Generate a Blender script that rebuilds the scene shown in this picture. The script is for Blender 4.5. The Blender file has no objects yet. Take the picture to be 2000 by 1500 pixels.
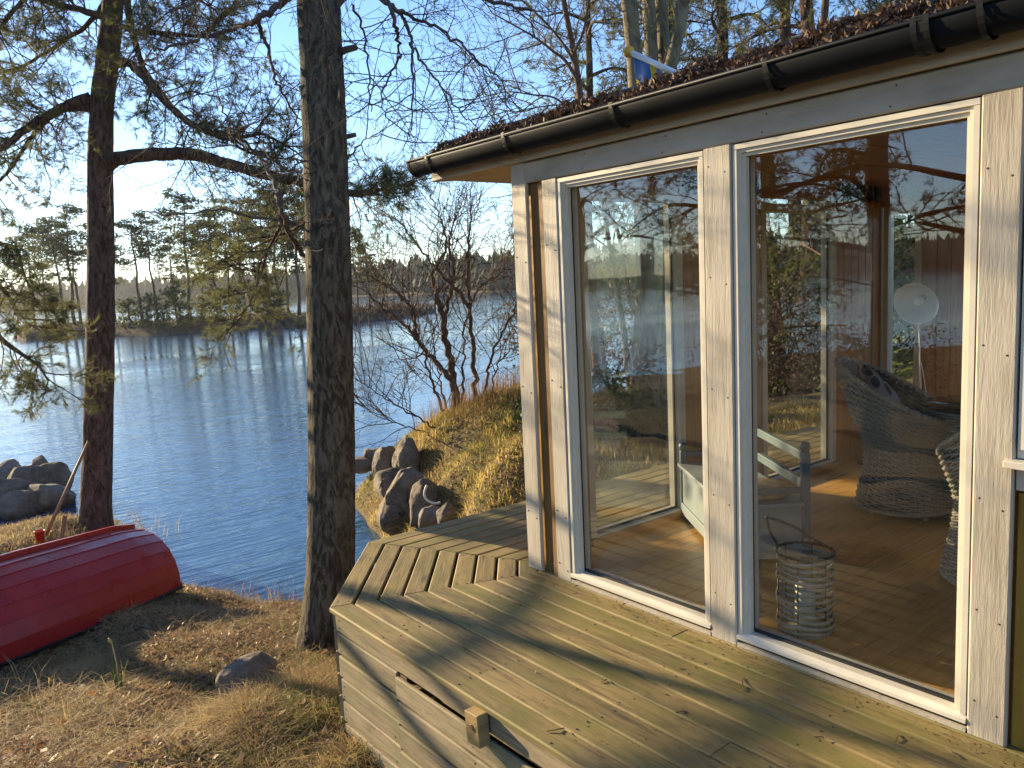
import bpy, bmesh, math
import numpy as np
from mathutils import Vector, Matrix

S = bpy.context.scene
COL = S.collection
R = math.radians
rng = np.random.default_rng(7)

# ------------------------------------------------------------------ camera
CAM_H = 1.6
YAW, PITCH, ROLL, FPX = R(38.252), R(7.151), R(-2.70), 1586.85
fwd = np.array([math.sin(YAW) * math.cos(PITCH), math.cos(YAW) * math.cos(PITCH), -math.sin(PITCH)])
rgt0 = np.array([math.cos(YAW), -math.sin(YAW), 0.0])
up0 = np.cross(rgt0, fwd)
rgt = math.cos(ROLL) * rgt0 + math.sin(ROLL) * up0
upv = -math.sin(ROLL) * rgt0 + math.cos(ROLL) * up0
cam_data = bpy.data.cameras.new('camera')
cam = bpy.data.objects.new('camera', cam_data)
COL.objects.link(cam)
m = Matrix.Identity(4)
for i in range(3):
    m[i][0], m[i][1], m[i][2] = rgt[i], upv[i], -fwd[i]
m[2][3] = CAM_H
cam.matrix_world = m
cam_data.sensor_width = 36.0
cam_data.lens = FPX / 2000 * 36.0
cam_data.clip_start = 0.05
cam_data.clip_end = 6000
S.camera = cam

# ------------------------------------------------------------------ sky and sun
SUN_AZ, SUN_EL = R(-15.0), R(14.5)
world = bpy.data.worlds.new('World')
S.world = world
world.use_nodes = True
wn = world.node_tree.nodes
sky = wn.new('ShaderNodeTexSky')
sky.sky_type = 'NISHITA'
sky.sun_disc = False
sky.sun_elevation = SUN_EL
sky.sun_rotation = SUN_AZ
sky.altitude = 100
sky.air_density = 1.0
sky.dust_density = 0.1
sky.ozone_density = 2.2
wn['Background'].inputs[1].default_value = 0.10
hsv = wn.new('ShaderNodeHueSaturation')
hsv.inputs['Saturation'].default_value = 1.02
tint = wn.new('ShaderNodeMix')
tint.data_type = 'RGBA'
tint.blend_type = 'MULTIPLY'
tint.inputs[0].default_value = 1.0
tint.inputs[7].default_value = (.86, .955, 1.17, 1)
world.node_tree.links.new(sky.outputs[0], hsv.inputs['Color'])
world.node_tree.links.new(hsv.outputs[0], tint.inputs[6])
world.node_tree.links.new(tint.outputs[2], wn['Background'].inputs[0])
sun_dir = Vector((math.sin(SUN_AZ) * math.cos(SUN_EL), math.cos(SUN_AZ) * math.cos(SUN_EL), math.sin(SUN_EL)))
sl = bpy.data.lights.new('sun', 'SUN')
sl.energy = 5.0
sl.angle = R(0.55)
sl.color = (1.0, 0.80, 0.50)
so = bpy.data.objects.new('sun', sl)
COL.objects.link(so)
so.rotation_euler = (-sun_dir).to_track_quat('-Z', 'Y').to_euler()

vs = S.view_settings
vs.view_transform = 'Standard'
vs.look = 'None'
vs.exposure = 1.42
vs.gamma = 1.0
vs.use_curve_mapping = False
S.render.engine = 'CYCLES'
cy = S.cycles
cy.use_denoising = True
cy.max_bounces = 8
cy.diffuse_bounces = 3
cy.glossy_bounces = 4
cy.transmission_bounces = 6
cy.transparent_max_bounces = 24
cy.caustics_reflective = False
cy.caustics_refractive = False
cy.sample_clamp_indirect = 6.0
cy.volume_bounces = 0


# ------------------------------------------------------------------ helpers
def at(px, py, depth):
    """point of the place seen at a photograph pixel, at a distance along the view"""
    return np.array([0, 0, CAM_H]) + (fwd + rgt * (px - 1000) / FPX - upv * (py - 750) / FPX) * depth


def tag(o, label=None, category=None, group=None, kind=None):
    if label: o['label'] = label
    if category: o['category'] = category
    if group: o['group'] = group
    if kind: o['kind'] = kind
    return o


def empty(name, loc=(0, 0, 0), label=None, category=None, group=None, parent=None):
    o = bpy.data.objects.new(name, None)
    COL.objects.link(o)
    o.location = loc
    o.empty_display_size = 0.1
    if parent: o.parent = parent
    return tag(o, label, category, group)


class MB:
    """collects verts, tris and quads; build() links them as one mesh object"""
    def __init__(self):
        self.v, self.t, self.q, self.n = [], [], [], 0

    def add(self, v, f):
        v = np.asarray(v, float).reshape(-1, 3)
        f = np.asarray(f, int)
        if len(f):
            (self.t if f.shape[1] == 3 else self.q).append(f + self.n)
        self.v.append(v)
        self.n += len(v)
        return self

    def box(self, a, b):
        x0, y0, z0 = a; x1, y1, z1 = b
        v = [(x0, y0, z0), (x1, y0, z0), (x1, y1, z0), (x0, y1, z0), (x0, y0, z1), (x1, y0, z1), (x1, y1, z1), (x0, y1, z1)]
        return self.add(v, [(0, 3, 2, 1), (4, 5, 6, 7), (0, 1, 5, 4), (1, 2, 6, 5), (2, 3, 7, 6), (3, 0, 4, 7)])

    def tube(self, path, rad, sides=6, caps=True):
        P = np.asarray(path, float)
        n = len(P)
        rad = np.broadcast_to(np.asarray(rad, float), (n,))
        T = np.gradient(P, axis=0)
        T /= np.linalg.norm(T, axis=1)[:, None] + 1e-12
        a = np.array([0, 0, 1.0]) if abs(T[0][2]) < .9 else np.array([1.0, 0, 0])
        u = np.cross(T[0], a); u /= np.linalg.norm(u)
        ang = np.linspace(0, 2 * math.pi, sides, endpoint=False)
        ca, sa = np.cos(ang)[:, None], np.sin(ang)[:, None]
        V = np.empty((n, sides, 3))
        for i in range(n):
            u = u - T[i] * (u @ T[i]); u /= np.linalg.norm(u) + 1e-12
            w = np.cross(T[i], u)
            V[i] = P[i] + rad[i] * (ca * u + sa * w)
        idx = np.arange(n * sides).reshape(n, sides)
        A = idx[:-1]; B = np.roll(A, -1, 1); D = idx[1:]; Cc = np.roll(D, -1, 1)
        f = np.stack([A, B, Cc, D], -1).reshape(-1, 4)
        base = self.n
        self.add(V.reshape(-1, 3), f)
        if caps and sides >= 3:
            self.add([P[0], P[-1]], np.zeros((0, 3), int))
            k = self.n - 2 - base
            t = []
            for j in range(sides):
                j2 = (j + 1) % sides
                t.append((idx[0][j2], idx[0][j], k)); t.append((idx[-1][j], idx[-1][j2], k + 1))
            self.t.append(np.array(t) + base)
        return self

    def lathe(self, prof, sides=24, c=(0, 0, 0)):
        prof = np.asarray(prof, float)
        ang = np.linspace(0, 2 * math.pi, sides, endpoint=False)
        V = np.stack([prof[:, 0][:, None] * np.cos(ang), prof[:, 0][:, None] * np.sin(ang), np.repeat(prof[:, 1][:, None], sides, 1)], -1) + np.array(c)
        n = len(prof)
        idx = np.arange(n * sides).reshape(n, sides)
        A = idx[:-1]; B = np.roll(A, -1, 1); D = idx[1:]; Cc = np.roll(D, -1, 1)
        return self.add(V.reshape(-1, 3), np.stack([A, B, Cc, D], -1).reshape(-1, 4))

    def mesh(self, name, smooth=False):
        me = bpy.data.meshes.new(name)
        V = np.concatenate(self.v) if self.v else np.zeros((0, 3))
        loops, starts, k = [], [], 0
        for arr, n in ((self.t, 3), (self.q, 4)):
            if arr:
                F = np.concatenate(arr)
                loops.append(F.ravel())
                starts.append(k + np.arange(len(F)) * n)
                k += F.size
        me.vertices.add(len(V))
        me.vertices.foreach_set('co', V.astype(np.float32).ravel())
        L = np.concatenate(loops).astype(np.int32); St = np.concatenate(starts).astype(np.int32)
        me.loops.add(len(L)); me.loops.foreach_set('vertex_index', L)
        me.polygons.add(len(St)); me.polygons.foreach_set('loop_start', St)
        me.polygons.foreach_set('use_smooth', np.full(len(St), bool(smooth)))
        me.update(calc_edges=True)
        return me

    def build(self, name, mat=None, parent=None, smooth=False, kind=None):
        me = self.mesh(name, smooth)
        if mat: me.materials.append(mat)
        return link(name, me, parent, kind)


def link(name, me, parent=None, kind=None):
    o = bpy.data.objects.new(name, me)
    COL.objects.link(o)
    if parent: o.parent = parent
    if kind: o['kind'] = kind
    return o


def copy_tree(o, parent=None):
    c = o.copy()
    COL.objects.link(c)
    c.parent = parent
    for ch in o.children:
        copy_tree(ch, c)
    return c


# ------------------------------------------------------------------ materials
class NT:
    def __init__(self, name):
        self.m = bpy.data.materials.new(name)
        self.m.use_nodes = True
        self.t = self.m.node_tree
        self.b = self.t.nodes['Principled BSDF']
        self.out = self.t.nodes['Material Output']

    def n(self, typ, **kw):
        nd = self.t.nodes.new('ShaderNode' + typ)
        for k, v in kw.items():
            if hasattr(nd, k) and not k.startswith('i_'):
                setattr(nd, k, v)
        return nd

    def l(self, a, b): self.t.links.new(a, b)

    def coord(self, scale=(1, 1, 1), kind='Object', rand=0.0, rot=(0, 0, 0)):
        tc = self.n('TexCoord'); mp = self.n('Mapping')
        mp.inputs['Scale'].default_value = scale
        mp.inputs['Rotation'].default_value = rot
        self.l(tc.outputs[kind], mp.inputs['Vector'])
        if rand:
            oi = self.n('ObjectInfo'); mu = self.n('Math', operation='MULTIPLY'); mu.inputs[1].default_value = rand
            self.l(oi.outputs['Random'], mu.inputs[0])
            cx = self.n('CombineXYZ')
            for i in range(3): self.l(mu.outputs[0], cx.inputs[i])
            self.l(cx.outputs[0], mp.inputs['Location'])
        return mp.outputs[0]

    def noise(self, vec, scale=5, detail=4, rough=.55, dist=0.0):
        nd = self.n('TexNoise')
        nd.inputs['Scale'].default_value = scale; nd.inputs['Detail'].default_value = detail
        nd.inputs['Roughness'].default_value = rough; nd.inputs['Distortion'].default_value = dist
        if vec is not None: self.l(vec, nd.inputs['Vector'])
        return nd.outputs[0]

    def ramp(self, fac, stops):
        nd = self.n('ValToRGB')
        el = nd.color_ramp.elements
        while len(el) < len(stops): el.new(.5)
        for e, (p, c) in zip(el, stops):
            e.position = p
            e.color = (*c, 1) if len(c) == 3 else c
        self.l(fac, nd.inputs[0])
        return nd.outputs[0]

    def mix(self, fac, a, b, mode='MIX'):
        nd = self.n('Mix', data_type='RGBA', blend_type=mode)
        for sock, val in ((nd.inputs[0], fac), (nd.inputs[6], a), (nd.inputs[7], b)):
            if isinstance(val, bpy.types.NodeSocket): self.l(val, sock)
            elif isinstance(val, (int, float)): sock.default_value = val
            else: sock.default_value = (*val, 1)
        return nd.outputs[2]

    def val(self, op, a, b):
        nd = self.n('Math', operation=op)
        for s_, v in zip(nd.inputs, (a, b)):
            if isinstance(v, (int, float)): s_.default_value = v
            else: self.l(v, s_)
        return nd.outputs[0]

    def objrand(self): return self.n('ObjectInfo').outputs['Random']

    def bump(self, h, strength=.3, dist=.01):
        nd = self.n('Bump'); nd.inputs['Strength'].default_value = strength; nd.inputs['Distance'].default_value = dist
        self.l(h, nd.inputs['Height'])
        self.l(nd.outputs[0], self.b.inputs['Normal'])
        return nd

    def set(self, color=None, rough=None, spec=None, **kw):
        if color is not None:
            if isinstance(color, bpy.types.NodeSocket): self.l(color, self.b.inputs['Base Color'])
            else: self.b.inputs['Base Color'].default_value = (*color, 1)
        if rough is not None:
            if isinstance(rough, bpy.types.NodeSocket): self.l(rough, self.b.inputs['Roughness'])
            else: self.b.inputs['Roughness'].default_value = rough
        if spec is not None: self.b.inputs['Specular IOR Level'].default_value = spec
        for k, v in kw.items():
            self.b.inputs[k.replace('_', ' ')].default_value = v
        return self.m


M = {}
WATER_LINE = -1.6


def m_plain(name, c, rough=.6, var=.12, scale=8, **kw):
    t = NT(name)
    v = t.coord(kind='Object', rand=20)
    n = t.noise(v, scale, 5)
    c = np.array(c)
    col = t.ramp(n, [(.3, tuple(c * (1 - var))), (.7, tuple(np.minimum(c * (1 + var), 1)))])
    t.bump(n, .15, .004)
    M[name] = t.set(col, rough, **kw)


def m_wood(name, base, dark, tint=None, rough=.75, grain=1.0, bump=.35, tint_amt=.5, var=.3, knots=True, dirt=0.0):
    """boards run along their own x axis"""
    t = NT(name)
    v = t.coord((1.6, 22, 22), rand=37)
    g = t.noise(v, 2.2, 6, .6, .35)
    fine = t.noise(t.coord((3, 160, 160), rand=11), 1.0, 3)
    blot = t.noise(t.coord((1.4, 3.5, 3.5), rand=53), 1.6, 4)
    col = t.ramp(g, [(.28, dark), (.48, base), (.72, tuple(np.array(base) * 1.22))])
    col = t.mix(t.val('MULTIPLY', fine, .35), col, dark)
    if dirt:
        df = t.ramp(t.noise(t.coord((2.5, 9, 9), rand=91), 3.0, 9, .78), [(.50, (0, 0, 0)), (.66, (1, 1, 1))])
        col = t.mix(t.val('MULTIPLY', df, dirt), col, tuple(np.array(dark) * .7))
    if tint is not None:
        tf = t.ramp(blot, [(.42, (0, 0, 0)), (.66, (1, 1, 1))])
        col = t.mix(t.val('MULTIPLY', tf, tint_amt), col, tint)
    if knots:
        vo = t.n('TexVoronoi'); vo.inputs['Scale'].default_value = 1.0
        t.l(t.coord((2.1, 7.5, 7.5), rand=71), vo.inputs['Vector'])
        kf = t.ramp(vo.outputs['Distance'], [(.05, (1, 1, 1)), (.16, (0, 0, 0))])
        col = t.mix(t.val('MULTIPLY', kf, .7), col, tuple(np.array(dark) * .55))
    hs = t.n('HueSaturation')
    t.l(col, hs.inputs['Color'])
    t.l(t.val('ADD', t.val('MULTIPLY', t.objrand(), var), 1 - var / 2), hs.inputs['Value'])
    h = t.val('ADD', t.val('MULTIPLY', g, .6), t.val('MULTIPLY', fine, .4))
    t.bump(h, bump, .004)
    M[name] = t.set(hs.outputs[0], rough)


m_wood('deck_wood', (.315, .222, .078), (.10, .070, .030), (.155, .138, .028), .72, tint_amt=.8, bump=.8, var=.42, dirt=.65)
m_wood('skirt_wood', (.32, .245, .145), (.14, .105, .062), (.17, .155, .065), .8, tint_amt=.75, bump=.7, var=.35, dirt=.6)
m_wood('new_wood', (.38, .26, .10), (.20, .12, .04), None, .6)
m_wood('floor_wood', (.68, .35, .085), (.48, .21, .04), None, .34, bump=.06, var=.16)
m_wood('panel_wood', (.50, .265, .10), (.32, .155, .05), None, .45, bump=.12, var=.2)
m_wood('ochre_wood_shaded', (.24, .125, .035), (.13, .065, .018), None, .7, bump=.4, var=.12)  # ochre wood with the shade of the corner recess put into its colour
m_wood('ochre_wood', (.36, .20, .022), (.22, .115, .012), None, .65, bump=.3, var=.12, knots=False)
m_wood('oar_wood', (.26, .16, .08), (.15, .09, .045), None, .6, knots=False)


def m_paint():
    t = NT('trim_paint')
    v = t.coord((2.2, 30, 30), rand=31)
    g = t.noise(v, 1.6, 6, .65, .5)
    blot = t.noise(t.coord((1.5, 5, 5), rand=13), 1.5, 5, .6)
    col = t.ramp(blot, [(.3, (.33, .28, .205)), (.5, (.46, .40, .31)), (.75, (.55, .49, .39))])
    scuff = t.ramp(t.noise(t.coord((6, 60, 60), rand=17), 1.3, 5, .7), [(.60, (0, 0, 0)), (.74, (1, 1, 1))])
    col = t.mix(t.val('MULTIPLY', scuff, .4), col, (.30, .245, .18))
    fine = t.noise(t.coord((14, 110, 110), rand=5), 1.2, 4, .6, .8)
    t.bump(t.val('ADD', g, t.val('MULTIPLY', fine, .5)), .45, .005)
    M['trim_paint'] = t.set(col, .62)


m_paint()
m_plain('frame_white', (.67, .61, .49), .4, .06, 12)
m_plain('frame_inner', (.55, .47, .36), .5, .1, 10)
m_plain('gasket', (.012, .012, .012), .5)
m_plain('gutter_metal', (.006, .008, .011), .5, .25, 6, spec=.1)
m_plain('strap_metal', (.012, .012, .013), .4, spec=.25)
m_plain('nail', (.035, .025, .02), .5)
m_plain('screw', (.22, .09, .04), .45)
m_plain('black_rubber', (.012, .012, .013), .55)
m_plain('white_enamel', (.78, .77, .70), .3, .03)
m_plain('bulb_glass', (.85, .83, .74), .2, .02)
m_plain('candle_wax', (.80, .77, .68), .5, .03)
m_plain('grey_paint', (.30, .335, .33), .45, .08)
m_plain('bluegrey_paint', (.12, .16, .175), .5, .12)
m_plain('red_plastic', (.62, .04, .015), .4, .06)
m_plain('white_hose', (.66, .66, .62), .4, .08)
m_plain('flag_blue', (.025, .13, .38), .7, .08)
m_plain('flag_yellow', (.72, .50, .02), .7, .08)
m_plain('flag_pole', (.78, .78, .76), .35, .04)
m_plain('knob_yellow', (.70, .36, .02), .4, .05)
m_plain('wicker', (.44, .40, .31), .55, .3, 60)
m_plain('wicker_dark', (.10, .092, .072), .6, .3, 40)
m_plain('lantern_rattan', (.30, .27, .22), .6, .3, 30)
m_plain('iron', (.03, .027, .025), .5)
m_plain('green_leaf', (.075, .16, .018), .5, .3, 30)
m_plain('bud_yellow', (.45, .36, .10), .5, .2, 30)
m_plain('straw', (.48, .36, .19), .7, .25, 20)
m_plain('dark_glass', (.02, .017, .014), .9)  # near-black glass of the side table top


def m_cushion():
    t = NT('cushion_print')
    vo = t.n('TexVoronoi'); vo.feature = 'F1'; vo.inputs['Scale'].default_value = 1.0
    vo.inputs['Randomness'].default_value = .8
    t.l(t.coord((11, 6.5, 9), rot=(0, 0, .6)), vo.inputs['Vector'])
    f = t.ramp(vo.outputs['Distance'], [(.36, (1, 1, 1)), (.40, (0, 0, 0))])
    vein = t.ramp(t.noise(t.coord((60, 25, 40)), 1, 3), [(.45, (.03, .028, .025)), (.6, (.12, .11, .10))])
    M['cushion_print'] = t.set(t.mix(f, (.36, .33, .29), vein), .85)


m_cushion()


def m_shade():
    t = NT('shade_white')
    t.set((.92, .91, .86), .35)
    tr = t.n('BsdfTranslucent'); tr.inputs[0].default_value = (.86, .85, .80, 1)
    mx = t.n('MixShader'); mx.inputs[0].default_value = .22
    t.l(t.b.outputs[0], mx.inputs[1]); t.l(tr.outputs[0], mx.inputs[2]); t.l(mx.outputs[0], t.out.inputs[0])
    M['shade_white'] = t.m


m_shade()


def m_bark(name, a, b, lichen=None, sc=1.0, strength=.9, dist=.03, lichen_amt=.5):
    t = NT(name)
    wob = t.noise(t.coord((2, 2, .8)), 3 * sc, 3)
    v = t.coord((13 * sc, 13 * sc, 4.6 * sc))
    ad = t.n('VectorMath', operation='ADD'); cx = t.n('CombineXYZ')
    for i in range(3): t.l(t.val('MULTIPLY', wob, 2.2), cx.inputs[i])
    t.l(v, ad.inputs[0]); t.l(cx.outputs[0], ad.inputs[1])
    ridge = t.noise(ad.outputs[0], 2.2, 7, .62)
    crack = t.ramp(ridge, [(.36, (0, 0, 0)), (.52, (1, 1, 1))])
    n = t.noise(t.coord((6 * sc, 6 * sc, 3 * sc)), 4, 8, .72)
    col = t.mix(crack, tuple(np.array(a) * .6), t.ramp(n, [(.3, a), (.7, b)]))
    if lichen:
        lf = t.ramp(t.noise(t.coord((2.3, 2.3, 1.2)), 3.2, 6, .7), [(.52, (0, 0, 0)), (.64, (1, 1, 1))])
        col = t.mix(t.val('MULTIPLY', lf, lichen_amt), col, lichen)
    h = t.val('ADD', t.val('MULTIPLY', crack, .7), t.val('MULTIPLY', n, .5))
    t.bump(h, strength, dist)
    M[name] = t.set(col, .9, .2)


m_bark('alder_bark', (.085, .066, .044), (.185, .148, .100), (.16, .15, .10), 1.0, lichen_amt=.35)
m_bark('pine_bark', (.095, .060, .044), (.21, .13, .09), None, .8)
m_bark('beech_bark', (.15, .122, .075), (.25, .205, .13), (.17, .175, .07), .5, .35, .01)
m_bark('twig_bark', (.095, .068, .054), (.17, .125, .10), None, 2, .3, .004)
m_bark('shrub_bark', (.105, .066, .045), (.19, .125, .09), (.16, .15, .10), 2, .4, .005)
m_bark('far_bark', (.075, .055, .045), (.13, .09, .07), None, .5, .3)


def m_leafy(name, a, b, transl=.35, scale=1.5, rough=.6, detail=4):
    t = NT(name)
    n = t.noise(t.coord(kind='Object'), scale, detail, .65)
    col = t.ramp(n, [(.32, a), (.68, b)])
    t.set(col, rough, .25)
    if transl:
        tr = t.n('BsdfTranslucent'); t.l(col, tr.inputs[0])
        mx = t.n('MixShader'); mx.inputs[0].default_value = transl
        t.l(t.b.outputs[0], mx.inputs[1]); t.l(tr.outputs[0], mx.inputs[2])
        t.l(mx.outputs[0], t.out.inputs[0])
    M[name] = t.m


m_leafy('needles', (.075, .092, .032), (.23, .22, .075), .5, 1.3)
m_leafy('needles_far', (.045, .062, .022), (.15, .155, .050), .4, .35)
m_leafy('forest_far', (.016, .028, .015), (.060, .066, .030), 0, .09, .9, 7)
m_leafy('dry_grass', (.26, .165, .075), (.62, .46, .20), .4, 1.9, detail=9)
m_leafy('green_grass', (.09, .13, .022), (.27, .28, .065), .55, 7)
m_leafy('mound_grass', (.34, .26, .075), (.72, .56, .20), .6, 1.6, detail=6)
m_leafy('red_grass', (.30, .16, .07), (.48, .30, .13), .3, 4)
m_leafy('litter', (.14, .078, .042), (.38, .245, .14), .3, 26)
m_leafy('orange_leaf', (.45, .12, .03), (.55, .22, .05), .3, 14)
m_leafy('roof_litter', (.055, .032, .022), (.19, .105, .06), .1, 22)
m_leafy('roof_moss', (.022, .024, .011), (.055, .052, .022), 0, 18)
m_leafy('brush', (.09, .052, .03), (.17, .105, .06), .2, 2)
m_leafy('forest_floor', (.045, .035, .022), (.12, .085, .05), 0, .8, .95, 7)
m_leafy('evergreen', (.018, .040, .012), (.060, .095, .024), .25, 3)


def m_ground():
    t = NT('soil')
    v = t.coord(kind='Object')
    n1 = t.noise(v, 1.2, 8, .65)
    n2 = t.noise(v, 28, 6, .7)
    col = t.ramp(n2, [(.3, (.065, .044, .026)), (.5, (.15, .105, .058)), (.72, (.30, .215, .115))])
    gf = t.ramp(n1, [(.48, (0, 0, 0)), (.66, (1, 1, 1))])
    col = t.mix(t.val('MULTIPLY', gf, .55), col, t.ramp(n2, [(.35, (.055, .06, .016)), (.7, (.20, .175, .055))]))
    # mown lawn on the land side of the house, a green of its own
    sx = t.n('SeparateXYZ'); tc = t.n('TexCoord'); t.l(tc.outputs['Object'], sx.inputs[0])
    lf = t.n('MapRange'); lf.inputs[1].default_value = 13.0; lf.inputs[2].default_value = 16.0
    t.l(t.val('ADD', sx.outputs[0], t.val('MULTIPLY', n1, 3.0)), lf.inputs[0])
    col = t.mix(lf.outputs[0], col, t.ramp(n2, [(.3, (.085, .12, .022)), (.7, (.20, .22, .05))]))
    t.bump(n2, .9, .03)
    M['soil'] = t.set(col, .95, .15)


m_ground()


def m_rock():
    t = NT('granite')
    v = t.coord(kind='Object', rand=19)
    n = t.noise(v, 3.2, 9, .68)
    n2 = t.noise(v, 26, 5, .7)
    col = t.ramp(n, [(.28, (.10, .075, .055)), (.5, (.24, .195, .145)), (.72, (.38, .325, .25))])
    col = t.mix(t.val('MULTIPLY', n2, .45), col, (.13, .10, .08))
    ck = t.ramp(t.noise(v, 5.5, 7, .75, 1.2), [(.47, (0, 0, 0)), (.5, (1, 1, 1)), (.53, (0, 0, 0))])
    col = t.mix(t.val('MULTIPLY', ck, .6), col, (.05, .04, .03))
    sz_ = t.n('SeparateXYZ'); gm_ = t.n('NewGeometry'); t.l(gm_.outputs['Position'], sz_.inputs[0])
    wl = t.n('MapRange'); wl.inputs[1].default_value = WATER_LINE + .16; wl.inputs[2].default_value = WATER_LINE + .02
    t.l(sz_.outputs[2], wl.inputs[0])
    col = t.mix(t.val('MULTIPLY', wl.outputs[0], .7), col, (.035, .028, .02))
    ms = t.ramp(t.noise(v, 1.7, 5, .6), [(.56, (0, 0, 0)), (.68, (1, 1, 1))])
    col = t.mix(t.val('MULTIPLY', ms, .55), col, (.13, .115, .05))
    t.bump(t.val('ADD', n, t.val('MULTIPLY', n2, .35)), .8, .05)
    M['granite'] = t.set(col, .88, .25)


m_rock()


def m_water():
    t = NT('lake_water')
    ang = -YAW
    a = t.noise(t.coord((1.2, 6.0, 1), rot=(0, 0, YAW)), 1.35, 3, .55, .2)
    b = t.noise(t.coord((.22, .9, 1), rot=(0, 0, YAW + .25)), 1.0, 3, .5)
    c = t.noise(t.coord((1.8, 6.5, 1), rot=(0, 0, YAW - .35)), 3.0, 2, .5)
    h = t.val('ADD', t.val('MULTIPLY', a, .55), t.val('ADD', t.val('MULTIPLY', b, 1.3), t.val('MULTIPLY', c, .10)))
    calm = t.ramp(t.noise(t.coord((.05, .16, 1), rot=(0, 0, YAW)), 1.0, 4, .6), [(.38, (.35,) * 3), (.62, (1.15,) * 3)])
    bp = t.bump(t.val('MULTIPLY', h, calm), 1.0, .024)
    t.set((.028, .075, .14), .05, .5, IOR=1.33)
    M['lake_water'] = t.m


m_water()


def m_glass():
    t = NT('window_glass')
    t.t.nodes.remove(t.b)
    fr = t.n('Fresnel'); fr.inputs['IOR'].default_value = 1.85
    wob = t.noise(t.coord(), 1.3, 2)
    bp = t.n('Bump'); bp.inputs['Strength'].default_value = .05; bp.inputs['Distance'].default_value = .02
    t.l(wob, bp.inputs['Height'])
    gl = t.n('BsdfGlossy'); gl.inputs['Roughness'].default_value = 0.0
    gl.inputs['Color'].default_value = (.97, .98, 1, 1)
    t.l(bp.outputs[0], gl.inputs['Normal'])
    tr = t.n('BsdfTransparent'); tr.inputs[0].default_value = (.972, .985, .975, 1)
    mx = t.n('MixShader')
    ge = t.n('NewGeometry')       # a thin pane reflects the same from both of its faces
    t.l(t.val('ADD', t.val('MULTIPLY', ge.outputs['Backfacing'], 1 / 1.72 - 1.72), 1.72), fr.inputs['IOR'])
    t.l(fr.outputs[0], mx.inputs[0]); t.l(tr.outputs[0], mx.inputs[1]); t.l(gl.outputs[0], mx.inputs[2])
    t.l(mx.outputs[0], t.out.inputs[0])
    M['window_glass'] = t.m


m_glass()


def m_boat():
    t = NT('boat_red')
    v = t.coord(kind='Object')
    n = t.noise(v, 2.0, 6, .6)
    col = t.ramp(n, [(.3, (.37, .012, .016)), (.7, (.47, .022, .022))])
    sc = t.ramp(t.noise(t.coord((1, 9, 9)), 4, 6, .7), [(.58, (0, 0, 0)), (.72, (1, 1, 1))])
    dr = t.ramp(t.noise(v, 3.5, 8, .75), [(.5, (0, 0, 0)), (.68, (1, 1, 1))])
    col = t.mix(t.val('MULTIPLY', dr, .35), col, (.13, .02, .02))
    col = t.mix(t.val('MULTIPLY', sc, .25), col, (.33, .09, .08))
    t.bump(t.noise(v, 8, 3), .06, .01)
    M['boat_red'] = t.set(col, t.ramp(t.noise(v, 6, 5), [(.3, (.22,) * 3), (.7, (.42,) * 3)]), .5)


m_boat()

# ------------------------------------------------------------------ terrain
WATER_Z = -1.6
CTRL = np.array([
    (1.65, 4.9, -.87), (1.1, 5.9, -1.0), (.3, 4.85, -.82), (1.8, 3.7, -.8), (1.1, 4.1, -.76), (.9, 7.5, -1.25), (2.2, 8.4, -1.40),
    (2.75, 8.05, -1.6), (3.2, 7.5, -1.63), (2.5, 5.4, -.95), (2.2, 6.8, -1.2), (1.6, 7, -1.14), (3.0, 6.3, -1.3), (3.6, 6.9, -1.75),
    (0, 8.5, -1.25), (1, 9.5, -1.3), (-1.5, 7, -1.1), (-2, 10, -1.2), (2.1, 11.7, -1.28), (1.3, 11, -1.22), (.5, 11.5, -1.2),
    (0, 13, -1.35), (2.7, 12.3, -1.65), (2.75, 11.3, -1.6), (2.45, 10.2, -1.55), (2.6, 9.3, -1.65), (3.4, 11, -2.0), (3.5, 9.5, -2.1),
    (1.5, 13.6, -1.65), (2.2, 14.5, -1.9), (4.0, 8.2, -2.1), (4.3, 7.2, -1.9), (4.7, 9.2, -1.9), (4.8, 10.8, -2.2), (3.8, 6.2, -1.5),
    (3.2, 5.2, -1.1), (3, 4, -.9), (3.8, 5, -.72), (4.3, 5.4, -.32), (4.2, 6.06, -.55), (5.1, 6.57, -.25), (5.27, 7.7, -.44),
    (4.85, 7.7, -.85), (5.0, 8.5, -1.15), (5.5, 9.2, -.72), (6.0, 9.6, -.38), (6.47, 9.3, -.1), (6.75, 8.6, .1), (6.3, 11, -1.0),
    (6.5, 12, -1.8), (7.5, 11.5, -1.2), (8, 9, -.05), (9, 11, -1.3), (9, 12.5, -1.9), (11, 11, -1.5), (13, 12, -2.2), (6.5, 6.1, -.3),
    (8, 7, -.3), (11, 9, -.8), (12, 6, -.2), (4, 2, -.55), (6, 2, -.5), (5, -3, -.5), (9, 2, -.25), (12, 0, 0), (16, 4, 0), (20, 10, -.3),
    (24, 16, -1.5), (0, 1, -.65), (-3, 2, -.8), (0, -4, -.5), (-4, 5, -1.0), (-5, 9, -1.2), (-4, 13, -1.45), (-6, 16, -1.7), (-12, 14, -1.3),
    (-14, 20, -1.8), (-12, 5, -.9), (-25, 18, -1.5), (-25, 26, -2.2), (0, 17, -2.2), (5, 16, -2.4), (8, 18, -2.6), (0, 25, -3),
    (16, 16, -2.3), (-12, 30, -3), (20, 28, -3), (-20, -10, -.3), (15, -15, .2), (30, 0, .4), (-38, 10, -1.2)])
_d = np.sqrt(((CTRL[:, None, :2] - CTRL[None, :, :2]) ** 2).sum(-1) + .16)
_w = np.linalg.solve(_d + np.eye(len(CTRL)) * 1e-3, CTRL[:, 2] + 1.2)
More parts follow.
